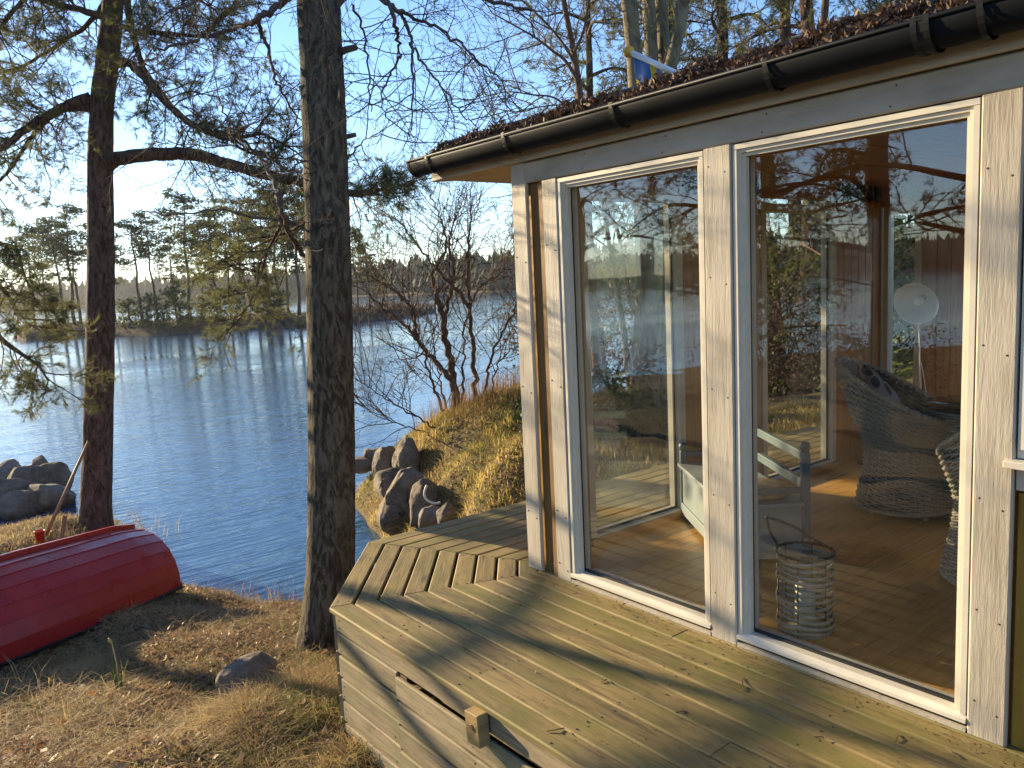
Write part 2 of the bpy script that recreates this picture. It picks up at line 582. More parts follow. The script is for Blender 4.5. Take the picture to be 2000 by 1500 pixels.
_ph = rng.uniform(0, 6.28, 24); _kd = rng.uniform(0, 6.28, 24); _kf = rng.uniform(1.2, 9, 24)


def ground_z(x, y, rough=True):
    x = np.asarray(x, float); y = np.asarray(y, float)
    sh = x.shape
    xf, yf = x.ravel(), y.ravel()
    z = np.empty_like(xf)
    for i in range(0, len(xf), 20000):
        a, b = xf[i:i + 20000], yf[i:i + 20000]
        dd = np.sqrt((a[:, None] - CTRL[:, 0]) ** 2 + (b[:, None] - CTRL[:, 1]) ** 2 + .16)
        z[i:i + 20000] = dd @ _w - 1.2
    if rough:
        for p_, k, f_ in zip(_ph, _kd, _kf):
            z += .045 / f_ * np.sin(f_ * (xf * math.cos(k) + yf * math.sin(k)) + p_)
    # far away: lake bed where the lake lies, gentle land behind
    r_ = np.hypot(xf - 2, yf - 6)
    az = np.degrees(np.arctan2(xf - 2, yf - 2))
    lake = np.clip((az + 96) / 8, 0, 1) * np.clip((58 - az) / 6, 0, 1)
    far = .5 - lake * 4.5
    k = np.clip((r_ - 26) / 12, 0, 1)
    z = z * (1 - k) + far * k
    return z.reshape(sh)


def axis(lo, hi, step, far):
    core = np.arange(lo, hi + 1e-6, step)
    out, s_, q = [], step, hi
    while q < far:
        s_ *= 1.16; q += s_; out.append(q)
    inn, s_, q = [], step, lo
    while q > -far:
        s_ *= 1.16; q -= s_; inn.append(q)
    return np.array(inn[::-1] + list(core) + out)


gx, gy = axis(-1.5, 9, .085, 1200), axis(2.5, 14, .085, 1200)
GX, GY = np.meshgrid(gx, gy)
GZ = ground_z(GX, GY)
idx = np.arange(GX.size).reshape(GX.shape)
q = np.stack([idx[:-1, :-1], idx[:-1, 1:], idx[1:, 1:], idx[1:, :-1]], -1).reshape(-1, 4)
MB().add(np.stack([GX, GY, GZ], -1).reshape(-1, 3), q).build('ground', M['soil'], None, True, 'structure')

MB().add([(-4000, -600, WATER_Z), (4000, -600, WATER_Z), (4000, 5000, WATER_Z), (-4000, 5000, WATER_Z)], [(0, 1, 2, 3)]).build(
    'lake', M['lake_water'], None, False, 'structure')


def on_z(px, py, z):
    v = fwd + rgt * (px - 1000) / FPX - upv * (py - 750) / FPX
    return np.array([0, 0, CAM_H]) + v * (z - CAM_H) / v[2]


def blades(P, h, w, lean, r, bend=.5):
    """tapered, bent grass blades: P (n,3), h,w,lean arrays"""
    n = len(P)
    a = r.uniform(0, 2 * math.pi, n)
    d = np.stack([np.cos(a), np.sin(a), np.zeros(n)], -1)
    s_ = np.stack([-np.sin(a + r.normal(0, .6, n)), np.cos(a), np.zeros(n)], -1) * (w / 2)[:, None]
    hh = h[:, None]
    mid = P + d * (lean * h * .35)[:, None] + np.array([0, 0, 1]) * hh * .58 * np.cos(np.minimum(lean, 1.3) * .7)[:, None]
    tip = P + d * (lean * h)[:, None] + np.array([0, 0, 1]) * hh * np.clip(1 - lean * bend, .12, 1)[:, None]
    V = np.stack([P - s_, P + s_, mid + s_ * .75, mid - s_ * .75, tip], 1).reshape(-1, 3)
    b = np.arange(n)[:, None] * 5
    return V, b + np.array([0, 1, 2, 3]), b + np.array([3, 2, 4])


def add_blades(mb, *a, **k):
    V, Q, T = blades(*a, **k)
    base = mb.n
    mb.add(V, Q)
    mb.t.append(T + base)


def quads_at(mb, P, size, r, flat=0.0, aspect=1.6):
    """randomly turned leaf-sized faces"""
    n = len(P)
    u = r.normal(0, 1, (n, 3)); u[:, 2] *= (1 - flat)
    u /= np.linalg.norm(u, axis=1)[:, None]
    w = r.normal(0, 1, (n, 3)); w[:, 2] *= (1 - flat)
    w -= u * (u * w).sum(1)[:, None]; w /= np.linalg.norm(w, axis=1)[:, None] + 1e-9
    sz = np.broadcast_to(size, (n,))[:, None] * r.uniform(.6, 1.3, (n, 1))
    u = u * sz * aspect / 2; w = w * sz / 2
    V = np.stack([P - u, P - u * .1 + w, P + u, P - u * .1 - w], 1).reshape(-1, 3)
    mb.add(V, np.arange(n * 4).reshape(n, 4))


# ------------------------------------------------------------------ far shore
def far_dist(az):
    return np.interp(az, [-110, -60, -20, 5, 20, 38, 50, 62, 75], [380, 430, 520, 560, 430, 300, 270, 240, 230])


az = np.linspace(-110, 75, 190)
rows = []
for off, hz in ((-3, -2.2), (2, -1.0), (14, .6), (60, 5), (160, 9), (500, 12)):
    wob = np.sin(az * .31) * 6 + np.sin(az * 1.3 + 1) * 2.5
    D = far_dist(az) + wob + off
    rows.append(np.stack([D * np.sin(np.radians(az)), D * np.cos(np.radians(az)), np.full_like(D, hz) + (np.sin(az * .22) * 2.0 if off > 20 else 0)], -1))
Vh = np.stack(rows)
idx = np.arange(Vh.shape[0] * Vh.shape[1]).reshape(Vh.shape[:2])
q = np.stack([idx[:-1, :-1], idx[:-1, 1:], idx[1:, 1:], idx[1:, :-1]], -1).reshape(-1, 4)
MB().add(Vh.reshape(-1, 3), q).build('hills', M['forest_floor'], None, True, 'structure')

fm = MB()
r1 = np.random.default_rng(3)
nt = 6200
taz = r1.uniform(-108, 73, nt)
toff = np.abs(r1.normal(0, 26, nt)) + 2
tD = far_dist(taz) + np.sin(taz * .31) * 6 + np.sin(taz * 1.3 + 1) * 2.5 + toff
tx, ty = tD * np.sin(np.radians(taz)), tD * np.cos(np.radians(taz))
tz = np.interp(toff, [0, 14, 60, 160], [-1, .6, 5, 9]) - .4
stand = .5 + .5 * np.sin(taz * .9) * np.sin(taz * 2.3 + 1)
th = (r1.normal(10.2, 1.5, nt) + 2.5 * stand) * (1 - .3 * (toff < 6))
rnd = r1.uniform(0, 1, nt) < .55
tr_ = th * np.where(rnd, r1.uniform(.20, .34, nt), r1.uniform(.12, .2, nt))
SD = 7
ang = np.linspace(0, 2 * math.pi, SD, endpoint=False)
for lo, hi, rr, r2_ in ((.05, .55, 1.0, .95), (.3, .8, .72, 1.05), (.55, 1.0, .42, .78)):
    jig = r1.uniform(.5, 1.3, (nt, SD)) * np.where(rnd, r2_, rr)[:, None]
    ring = np.stack([tx[:, None] + tr_[:, None] * jig * np.cos(ang), ty[:, None] + tr_[:, None] * jig * np.sin(ang),
                     (tz + th * lo)[:, None] + r1.uniform(-.07, .07, (nt, SD)) * th[:, None]], -1)
    top = np.stack([tx, ty, tz + th * np.where(rnd, .55 + hi * .36, hi)], -1)[:, None, :]
    V = np.concatenate([ring, top], 1).reshape(-1, 3)
    b = np.arange(nt)[:, None, None] * (SD + 1)
    f = np.stack([np.arange(SD), (np.arange(SD) + 1) % SD, np.full(SD, SD)], -1)[None] + b
    fm.add(V, f.reshape(-1, 3))
tag(fm.build('forest', M['forest_far']), 'dark band of conifer forest along the far shore of the lake', 'forest', kind='stuff')

# ------------------------------------------------------------------ the island with its pines
ISL = [(28, 664), (52, 665), (168, 657), (315, 656), (420, 646), (595, 639), (700, 630), (790, 618), (852, 610)]
front = np.array([on_z(px, py, WATER_Z) for px, py in ISL])
tt = np.linspace(0, len(ISL) - 1, 120)
F = np.stack([np.interp(tt, range(len(ISL)), front[:, k]) for k in range(3)], -1)
vdir = F[:, :2] / np.linalg.norm(F[:, :2], axis=1)[:, None]
taper = np.clip(np.minimum(tt / .8, (len(ISL) - 1 - tt) / 1.2), .04, 1)
r2 = np.random.default_rng(12)
prof = [(-.6, -.8), (0, .05), (.5, .4), (2, .75), (6, 1.05), (11, .85), (16, .3), (19, -.8)]
rows = []
for off, h in prof:
    jit = r2.normal(0, .12, len(tt)) if 0 < off < 16 else r2.normal(0, .15, len(tt)) * (off <= 0)
    rows.append(np.concatenate([F[:, :2] + vdir * (off * np.sqrt(taper) + jit)[:, None], (WATER_Z + h * (.35 + .65 * taper) + jit * .9)[:, None]], 1))
Vi = np.stack(rows)
idx = np.arange(Vi.shape[0] * Vi.shape[1]).reshape(Vi.shape[:2])
q = np.stack([idx[:-1, :-1], idx[:-1, 1:], idx[1:, 1:], idx[1:, :-1]], -1).reshape(-1, 4)
MB().add(Vi.reshape(-1, 3), q).build('island_terrain', M['forest_floor'], None, True, 'structure')


def island_at(px, off):
    k = np.interp(px, [p_[0] for p_ in ISL], range(len(ISL)))
    f_ = np.array([np.interp(k, range(len(ISL)), front[:, c]) for c in range(3)])
    dv = f_[:2] / np.linalg.norm(f_[:2])
    h = np.interp(off, [p_[0] for p_ in prof], [p_[1] for p_ in prof])
    tp = min(1, max(.04, min(k / .8, (len(ISL) - 1 - k) / 1.2)))
    return np.array([*(f_[:2] + dv * off), WATER_Z + h * (.35 + .65 * tp)])


def far_pine(seed, h=14.0, crown=.42, dens=1.0, spread=1.0, qn=1.0):
    r = np.random.default_rng(seed)
    tr, cr = MB(), MB()
    n = 9
    zz = np.linspace(0, h * .97, n)
    bx = np.cumsum(r.normal(0, .12, n)) ; by = np.cumsum(r.normal(0, .12, n))
    path = np.stack([bx - bx[0], by - by[0], zz - .25], -1)
    tr.tube(path, np.linspace(.19, .035, n), 6)
    nb = int(26 * dens)
    for i in range(nb):
        f_ = crown + (1 - crown) * (i + r.uniform(-.3, .6)) / nb
        f_ = min(f_, .985)
        p0 = np.array([np.interp(f_ * h * .97, zz, path[:, k]) for k in range(3)])
        a = r.uniform(0, 6.28)
        L = spread * (2.3 * (1 - abs((f_ - crown) / (1 - crown) - .28) * .95) * r.uniform(.6, 1.2) + .25)
        rise = r.uniform(-.12, .35) * L
        p1 = p0 + np.array([math.cos(a) * L, math.sin(a) * L, rise])
        mid = (p0 + p1) / 2 + np.array([0, 0, .12 * L])
        tr.tube([p0, mid, p1], [.05, .035, .015], 3, False)
        for q_ in range(3):
            c = mid + (p1 - mid) * r.uniform(.1, 1.15) + r.normal(0, .22, 3)
            m_ = int(r.integers(26, 44) * qn)
            off = r.normal(0, 1, (m_, 3)) * np.array([.42, .42, .15]) * (.75 + .3 * L / 2)
            quads_at(cr, c + off, .17, r, .35, 2.1)
    return tr, cr


pine_meshes = []
for s_, kw in enumerate([dict(crown=.46), dict(crown=.56, dens=.8), dict(crown=.36, dens=1.15, spread=1.15), dict(crown=.62, dens=.65, spread=.85), dict(crown=.3, dens=1.2, spread=1.25)]):
    a, b = far_pine(40 + s_, **kw)
    ma, mb_ = a.mesh('trunk', True), b.mesh('crown')
    ma.materials.append(M['far_bark']); mb_.materials.append(M['needles_far'])
    pine_meshes.append((ma, mb_))

ORD = ['first', 'second', 'third', 'fourth', 'fifth', 'sixth', 'seventh', 'eighth', 'ninth', 'tenth', 'eleventh', 'twelfth', 'thirteenth',
       'fourteenth', 'fifteenth', 'sixteenth', 'seventeenth', 'eighteenth', 'nineteenth', 'twentieth', 'twenty-first', 'twenty-second',
       'twenty-third', 'twenty-fourth', 'twenty-fifth', 'twenty-sixth', 'twenty-seventh', 'twenty-eighth', 'twenty-ninth', 'thirtieth']
ISLE_PINES = [(72, 430, 5, 1), (96, 452, 8, 3), (127, 424, 4, 0), (148, 388, 5, 1), (161, 430, 7, 3), (232, 470, 6, 0), (283, 416, 4, 1),
              (311, 408, 6, 3), (348, 452, 5, 0), (373, 368, 5, 1), (404, 432, 8, 2), (430, 396, 5, 0), (455, 424, 9, 1), (482, 380, 6, 2),
              (506, 415, 9, 0), (529, 360, 5, 3), (549, 346, 7, 2), (567, 386, 10, 1), (586, 352, 5, 0), (612, 368, 8, 2), (640, 395, 6, 1),
              (703, 440, 7, 2), (722, 478, 5, 0), (742, 515, 8, 2)]
for i, (px, ty_, off, k) in enumerate(ISLE_PINES):
    b = island_at(px, off)
    depth = (b - np.array([0, 0, CAM_H])) @ fwd
    h = at(px, ty_, depth)[2] - b[2]
    t = empty('pine_tree', b, f"{'tall' if h > 12.5 else 'slim'} bare-stemmed pine on the island, {ORD[i]} from its left tip", 'pine tree', 'pines on the island')
    ma, mb_ = pine_meshes[k]
    link('trunk', ma, t); link('crown', mb_, t)
    t.scale = (h / 14 * r2.uniform(.95, 1.2),) * 2 + (h / 14,)
    t.rotation_euler = (0, 0, r2.uniform(0, 6.28))

# young conifers under them
young = far_pine(77, 3.2, .08, .7, .42, .35)
ya, yb = young[0].mesh('trunk', True), young[1].mesh('crown')
ya.materials.append(M['far_bark']); yb.materials.append(M['needles_far'])
for i, (px, s_) in enumerate([(258, .9), (300, 1.0), (322, .7), (346, 1.2), (398, .7), (440, 1.1), (470, .8), (520, 1.1), (552, .9)]):
    t = empty('young_pine', island_at(px, 2.2), f'low bushy young conifer at the island edge, {ORD[i]} of nine from the left', 'young tree', 'young conifers on the island')
    link('trunk', ya, t); link('crown', yb, t)
    t.scale = (s_, s_, s_); t.rotation_euler = (0, 0, i * 1.7)

bm_ = MB()
pxs = r2.uniform(32, 850, 5200)
P = np.array([island_at(px, r2.uniform(.05, 9)) for px in pxs])
hh = r2.uniform(.15, .5, len(P)) * np.where(pxs > 640, 2.2, 1.0) * np.where((pxs > 640) & (pxs < 760), 1.35, 1)
add_blades(bm_, P, hh, r2.uniform(.03, .08, len(P)), r2.uniform(.05, .6, len(P)), r2)
tag(bm_.build('island_brush_undergrowth', M['brush']), 'low brown brush and reeds covering the island', 'brush', kind='stuff')


# ------------------------------------------------------------------ boards
def board(name, mat, parent, org, xd, yd, length, w, t, cut0=None, cut1=None, bev=.006, segs=1):
    """a plank with chamfered edges: org is the centre of its start, xd its run, yd its width, thickness on the third axis.
    cut0/cut1(y) give the start and end along the run at width y (mitres)."""
    xd = np.array(xd, float); xd /= np.linalg.norm(xd)
    yd = np.array(yd, float); yd /= np.linalg.norm(yd)
    zd = np.cross(xd, yd)
    hw, ht = w / 2, t / 2
    pr = [(-hw + bev, -ht), (hw - bev, -ht), (hw, -ht + bev), (hw, ht - bev), (hw - bev, ht), (-hw + bev, ht), (-hw, ht - bev), (-hw, -ht + bev)]
    V = []
    for e in range(segs + 1):
        for y, z in pr:
            x0 = cut0(y) if cut0 else 0.0
            x1 = cut1(y) if cut1 else length
            V.append((x0 + (x1 - x0) * e / segs, y, z))
    n = len(pr)
    q = []
    for e in range(segs):
        for j in range(n):
            a, b = e * n + j, e * n + (j + 1) % n
            q.append((a, b, b + n, a + n))
    mb = MB().add(V, q)
    caps = []
    for j in range(1, n - 1):
        caps.append((0, j + 1, j)); caps.append((segs * n, segs * n + j, segs * n + j + 1))
    mb.t.append(np.array(caps))
    o = mb.build(name, M[mat], parent)
    mt = Matrix.Identity(4)
    for i in range(3):
        mt[i][0], mt[i][1], mt[i][2], mt[i][3] = xd[i], yd[i], zd[i], org[i]
    o.matrix_basis = mt
    return o


def dots(name, mat, parent, pts, nrm, rad=.0045, h=.002, group=None):
    """nail heads as one part"""
    mb = MB()
    nrm = np.array(nrm, float)
    for p_ in pts:
        p_ = np.array(p_, float)
        mb.tube([p_ - nrm * .004, p_ + nrm * h], [rad, rad * .9], 6)
    return mb.build(name, M[mat], parent, False, 'stuff')


# ------------------------------------------------------------------ deck
deck = empty('wooden_deck', (0, 0, 0), 'weathered greenish plank deck with a cut corner around the glass sunroom', 'deck')
A = np.array([1.685, 3.7285]); B = np.array([2.352, 4.546])
cd = (B - A) / np.linalg.norm(B - A)
m1 = np.array([0, -1.0]) + cd; m1 /= np.linalg.norm(m1)
m2 = -cd + np.array([1.0, 0]); m2 /= np.linalg.norm(m2)
PITCH_B, BW, BT = .1205, .1155, .028
WX, WY = 2.83, 3.49            # the deck runs in under the walls' faces
r3 = np.random.default_rng(5)
for i in range(10):
    x0 = A[0] + i * PITCH_B
    xc = x0 + BW / 2
    cutf = lambda y, xc=xc: (-(A[1] + (xc + y - A[0]) * m1[1] / m1[0]))      # run is -Y, so start = -Y of the mitre
    dz = r3.normal(0, .0012)
    gapo = -.002 if i else 0
    if xc > WX + .02: break
    joints = {3: 1.62, 6: .55, 1: -.2, 8: 2.3}
    if i in joints:
        j = joints[i]
        board('deck_board', 'deck_wood', deck, (xc, 0, -BT / 2 + dz), (0, -1, 0), (1, 0, 0), 1, BW, BT, lambda y, c=cutf: c(y) + .002, lambda y, j=j: -j - .0015, segs=6)
        board('deck_board', 'deck_wood', deck, (xc, 0, -BT / 2 - dz), (0, -1, 0), (1, 0, 0), 1, BW, BT, lambda y, j=j: -j + .0015, lambda y: 2.2, segs=6)
    else:
        board('deck_board', 'deck_wood', deck, (xc, 0, -BT / 2 + dz), (0, -1, 0), (1, 0, 0), 1, BW, BT, lambda y, c=cutf: c(y) + .002, lambda y: 2.2, segs=8)
nperp = np.array([cd[1], -cd[0]])
L = np.linalg.norm(B - A)
t1 = (m1 @ cd) / (m1 @ nperp); t2 = (m2 @ cd) / (m2 @ nperp)
for i in range(10):
    off = i * PITCH_B * 1.0 + BW / 2 - .002
    o2 = A + nperp * off
    a0 = off * t1; a1 = L + off * t2
    if a1 - a0 < .03: break
    bw = BW - .010
    board('deck_board', 'deck_wood', deck, (*o2, -BT / 2 + r3.normal(0, .0012)), (*cd, 0), (*nperp, 0), 1, bw, BT,
          lambda y, o=off: (o + y) * t1 + .002, lambda y, o=off: max(L + (o + y) * t2 - .002, (o + y) * t1 + .004))
for i in range(9):
    yc = B[1] - i * PITCH_B - BW / 2
    if yc < WY - .06: break
    x_at = lambda yw: B[0] + (yw - B[1]) * m2[0] / m2[1]
    board('deck_board', 'deck_wood', deck, (0, yc, -BT / 2 + r3.normal(0, .0012)), (1, 0, 0), (0, 1, 0), 1, BW - .004, BT,
          lambda y, yc=yc, f=x_at: f(yc + y) + .002, lambda y: 7.4, segs=6)
# dark frame under the boards
um = MB()
um.box((1.78, -2.2, -.2), (1.83, 3.6, -.032)); um.box((2.3, -2.2, -.2), (2.35, 4.2, -.032)); um.box((2.75, -2.2, -.2), (2.80, 4.3, -.032))
um.box((2.5, 4.1, -.2), (7.3, 4.15, -.032))
um.build('joist', M['skirt_wood'], deck)
for x, y in ((1.80, 3.4), (1.80, 1.9), (1.80, .4), (2.45, 4.3), (4.2, 4.35), (5.9, 4.35)):
    MB().box((x - .05, y - .05, float(ground_z(x, y)) - .1), (x + .05, y + .05, -.19)).build('support_post', M['skirt_wood'], deck)
SX = 1.702
# top fascia, then the skirt boards, split by the access panel's edge at y 3.1
board('fascia_board', 'skirt_wood', deck, (SX + .012, 3.70, -.076), (0, -1, 0), (0, 0, 1), 5.8, .092, .022, segs=6)
zz = -.130
for k in range(5):
    board('skirt_board', 'skirt_wood', deck, (SX + .012 + r3.normal(0, .002), 3.695 - .004 * k, zz - .055), (0, -1, 0), (0, 0, 1), .585 - .004 * k, .110, .022)
    zz -= .1215
panel_z = -.146
for k in range(5):
    board('skirt_board', 'skirt_wood', deck, (SX + .004 + r3.normal(0, .002), 3.100, panel_z - .053), (0, -1, 0), (0, 0, 1), 5.2, .106, .022, segs=6)
    panel_z -= .119
# skirt of the cut corner and of the lake side
zz = -.030
for k in range(6):
    hgt = .092 if k == 0 else .116
    board('skirt_board', 'skirt_wood', deck, (*(A + cd * .03 + nperp * .02), zz - hgt / 2), (*cd, 0), (0, 0, 1), L - .06, hgt, .022)
    if k < 4:
        board('skirt_board', 'skirt_wood', deck, (B[0] + .03, B[1] - .02, zz - hgt / 2), (1, 0, 0), (0, 0, 1), 5, hgt, .022)
    zz -= hgt + .0055
# screw rows on the boards
pts = []
for i in range(9):
    for yj in (3.2, 2.62, 2.04, 1.45, .85, .25):
        for dx in (.025, .09):
            pts.append((A[0] + i * PITCH_B + dx + r3.normal(0, .003), yj + r3.normal(0, .012), 0))
for i in range(8):
    for e in (.06, .94):
        off = i * PITCH_B + .03
        a0 = off * t1; a1 = L + off * t2
        for dd in (0, .055):
            pts.append((*(A + nperp * (off + dd) + cd * (a0 + (a1 - a0) * e)), 0))
dots('screw_heads', 'nail', deck, pts, (0, 0, 1), .0042, .0012)
pts = []
for yj in (3.66, 3.15, 2.5, 1.9, 1.2):
    for k in range(4):
        pts.append((SX, yj, -.165 - k * .1215)); pts.append((SX, yj + .005, -.22 - k * .1215))
    pts.append((SX, yj, -.055)); pts.append((SX, yj, -.095))
dots('nail_heads', 'nail', deck, [(p_[0] + (.001 if p_[1] > 3.1 else -.008), p_[1], p_[2]) for p_ in pts if p_[1] != 3.15], (-1, 0, 0), .0045, .0015)
# turn block that holds the access panel
blk = MB()
blk.box((-.052, -.042, -.068), (0, .042, .060))
blk = blk.build('turn_block', M['new_wood'], deck)
bv = blk.modifiers.new('edge', 'BEVEL'); bv.width = .003; bv.segments = 2
blk.matrix_basis = Matrix.Translation((SX - .009, 2.43, -.088)) @ Matrix.Rotation(R(-4), 4, 'X')
sc_ = MB().tube([(-.053, 0, .005), (-.057, 0, .005)], [.013, .011], 14)
sc_.build('screw', M['screw'], blk)

# ------------------------------------------------------------------ sunroom house
house = empty('sunroom_house', (2.8, 3.45, 0), 'white-framed glass sunroom with black gutter and ochre wall strips', 'house')
HOFF = Matrix.Translation((-2.8, -3.45, 0))


def H(o):
    """parts are modelled in place; keep them there under the house's base point"""
    o.matrix_basis = HOFF @ o.matrix_basis
    return o


def hbox(name, mat, a, b, bev=.003):
    o = H(MB().box(a, b).build(name, M[mat], house))
    if bev:
        mo = o.modifiers.new('edge', 'BEVEL'); mo.width = bev; mo.segments = 2
    return o


def vboard(name, mat, x, y0, y1, z0, z1, t=.025, par=None):
    """vertical plank on the front wall: face at x"""
    return H(board(name, mat, house, (x + t / 2, (y0 + y1) / 2, z0), (0, 0, 1), (0, 1, 0), z1 - z0, abs(y1 - y0), t, segs=4))


vboard('corner_board', 'trim_paint', 2.778, 3.332, 3.454, .004, 2.212)
vboard('ochre_board', 'ochre_wood_shaded', 2.812, 3.268, 3.34, .004, 2.20, .02)
vboard('ochre_board', 'ochre_wood_shaded', 2.800, 3.20, 3.267, .004, 2.20, .03)
vboard('trim_board', 'trim_paint', 2.778, 3.094, 3.207, .004, 2.104)
vboard('trim_board', 'trim_paint', 2.776, 2.046, 2.182, .004, 2.104)
vboard('trim_board', 'trim_paint', 2.776, .992, 1.113, .004, 2.104)
# header boards
H(board('header_board', 'trim_paint', house, (2.790, 3.331, 2.159), (0, -1, 0), (0, 0, 1), 5.5, .105, .024, segs=8))
# wall core pieces behind the boards (between and beside the windows)
hbox('wall_core', 'ochre_wood', (2.835, 3.11, -.02), (2.95, 3.44, 2.23), 0)
hbox('wall_core', 'panel_wood', (2.835, 2.06, -.02), (2.95, 2.168, 2.23), 0)
hbox('wall_core', 'panel_wood', (2.835, .90, -.02), (2.95, 1.10, 2.23), 0)
hbox('wall_core', 'panel_wood', (2.835, 1.10, 2.10), (2.95, 3.11, 2.23), 0)
# ochre wall to the right, with its own window above
for k in range(14):
    y1 = .990 - k * .125
    top = .86 if y1 > -.35 else 2.2
    vboard('ochre_board', 'ochre_wood', 2.806 + (k % 2) * .012, y1 - .123, y1, .004, top, .022)
hbox('wall_core', 'panel_wood', (2.842, -1.0, -.02), (2.95, .90, .88), 0)
hbox('sill_apron', 'trim_paint', (2.786, -.42, .872), (2.81, .988, .945))
hbox('window_sill', 'frame_white', (2.742, -.45, .948), (2.835, 1.012, .972))


def window(name, label, y0, y1, z0, z1, xf, parent, inner=True):
    """fixed light on the front wall: frame, glazing beads, pane, sloped sill"""
    fw = .037
    mb = MB()
    mb.box((xf, y0, z1 - fw), (xf + .09, y1, z1)); mb.box((xf, y0, z0), (xf + .09, y1, z0 + fw))
    mb.box((xf, y0, z0 + fw), (xf + .09, y0 + fw, z1 - fw)); mb.box((xf, y1 - fw, z0 + fw), (xf + .09, y1, z1 - fw))
    w = H(mb.build('window', M['frame_white'], parent))
    w['label'] = label
    bd = MB()
    b0, b1 = .020, .016
    x0, x1 = xf - .011, xf + .028
    bd.box((x0, y0 + .004, z1 - .022), (x0 + .010, y1 - .004, z1 - .003)); bd.box((x0, y0 + .004, z0 + .03), (x0 + .010, y0 + .022, z1 - .024)); bd.box((x0, y1 - .022, z0 + .03), (x0 + .010, y1 - .004, z1 - .024))
    y0i, y1i, z0i, z1i = y0 + fw, y1 - fw, z0 + fw, z1 - fw
    xb = xf + .012
    bd.box((xb, y0i - .001, z1i - .014), (xb + .022, y1i + .001, z1i + .001)); bd.box((xb, y0i - .001, z0i), (xb + .022, y0i + .013, z1i - .015)); bd.box((xb, y1i - .013, z0i), (xb + .022, y1i + .001, z1i - .015))
    bd.build('glazing_bead', M['frame_white'], w)
    g = MB()
    xg = xf + .035
    g.box((xg, y0i, z0i), (xg + .012, y1i, z0i + .012)); g.box((xg, y0i, z1i - .012), (xg + .012, y1i, z1i)); g.box((xg, y0i, z0i + .012), (xg + .012, y0i + .010, z1i - .012)); g.box((xg, y1i - .010, z0i + .012), (xg + .012, y1i, z1i - .012))
    g.build('gasket', M['gasket'], w)
    MB().box((xf + .048, y0i + .001, z0i + .001), (xf + .054, y1i - .001, z1i - .001)).build('pane', M['window_glass'], w)
    return w


def sill(w, y0, y1):
    s1 = MB().add([(2.772, y0, .050), (2.80, y0, .066), (2.80, y1, .066), (2.772, y1, .050), (2.772, y0, .036), (2.80, y0, .036), (2.80, y1, .036), (2.772, y1, .036)],
                  [(0, 3, 2, 1), (4, 5, 6, 7), (0, 1, 5, 4), (1, 2, 6, 5), (2, 3, 7, 6), (3, 0, 4, 7)]).build('sill', M['frame_white'], w)
    MB().box((2.790, y0 + .003, .020), (2.802, y1 - .003, .035)).build('sill_groove', M['gasket'], w)
    MB().box((2.776, y0 + .001, .003), (2.80, y1 - .001, .0195)).build('bottom_rail', M['trim_paint'], w)


w1 = window('window', 'narrower-looking tall fixed window next to the house corner', 2.184, 3.092, .03, 2.102, 2.793, house)
sill(w1, 2.184, 3.092)
w2 = window('window', 'tall fixed window nearest the camera, wicker chairs behind it', 1.115, 2.044, .03, 2.102, 2.793, house)
sill(w2, 1.115, 2.044)
w3 = window('window', 'window above the white sill at the right edge', -.42, .988, .975, 2.102, 2.793, house)

# eaves: fascia close to the wall, lake-side soffit, gutter, roof
H(board('eave_fascia', 'trim_paint', house, (2.758, 4.16, 2.268), (0, -1, 0), (0, 0, 1), 6.6, .108, .026, segs=8))
H(board('barge_board', 'trim_paint', house, (2.76, 4.175, 2.27), (1, 0, .16), (0, 0, 1), 4.0, .11, .024, segs=4))
hbox('lake_soffit', 'trim_paint', (2.772, 3.46, 2.226), (6.9, 4.16, 2.246), 0)
# gutter
GXc, GZt, GR = 2.664, 2.326, .067
prof_ = [(math.cos(a) * GR, math.sin(a) * GR * 1.22) for a in np.linspace(math.pi, 2 * math.pi, 15)]
inner_ = [(math.cos(a) * (GR - .004), math.sin(a) * (GR - .004) * 1.22 + .001) for a in np.linspace(2 * math.pi, math.pi, 15)]
loop = np.array(prof_ + inner_)
ys = np.linspace(4.19, -2.3, 8)
V = np.array([[(GXc + x, y, GZt + z) for x, z in loop] for y in ys]).reshape(-1, 3)
n = len(loop)
idx = np.arange(len(ys) * n).reshape(len(ys), n)
Aq = idx[:-1]; Bq = np.roll(Aq, -1, 1); Dq = idx[1:]; Cq = np.roll(Dq, -1, 1)
gut = MB().add(V, np.stack([Aq, Bq, Cq, Dq], -1).reshape(-1, 4))
gut = H(gut.build('gutter', M['gutter_metal'], house, True))
MB().tube([(GXc - GR, 4.19, GZt + .002), (GXc - GR, -2.3, GZt + .002)], .008, 10).build('rim', M['gutter_metal'], gut, True)
ec = MB()
cap = [(GXc + x * 1.03, 4.194, GZt + z * 1.03) for x, z in prof_]
ec.add(cap + [(GXc, 4.194, GZt)], [(i, i + 1, len(cap)) for i in range(len(cap) - 1)])
cap2 = [(GXc + x * 1.03, 4.172, GZt + z * 1.03) for x, z in prof_]
ec.add(cap + cap2, [(i, i + 1, i + 1 + len(cap), i + len(cap)) for i in range(len(cap) - 1)])
ec.build('end_cap', M['gutter_metal'], gut)


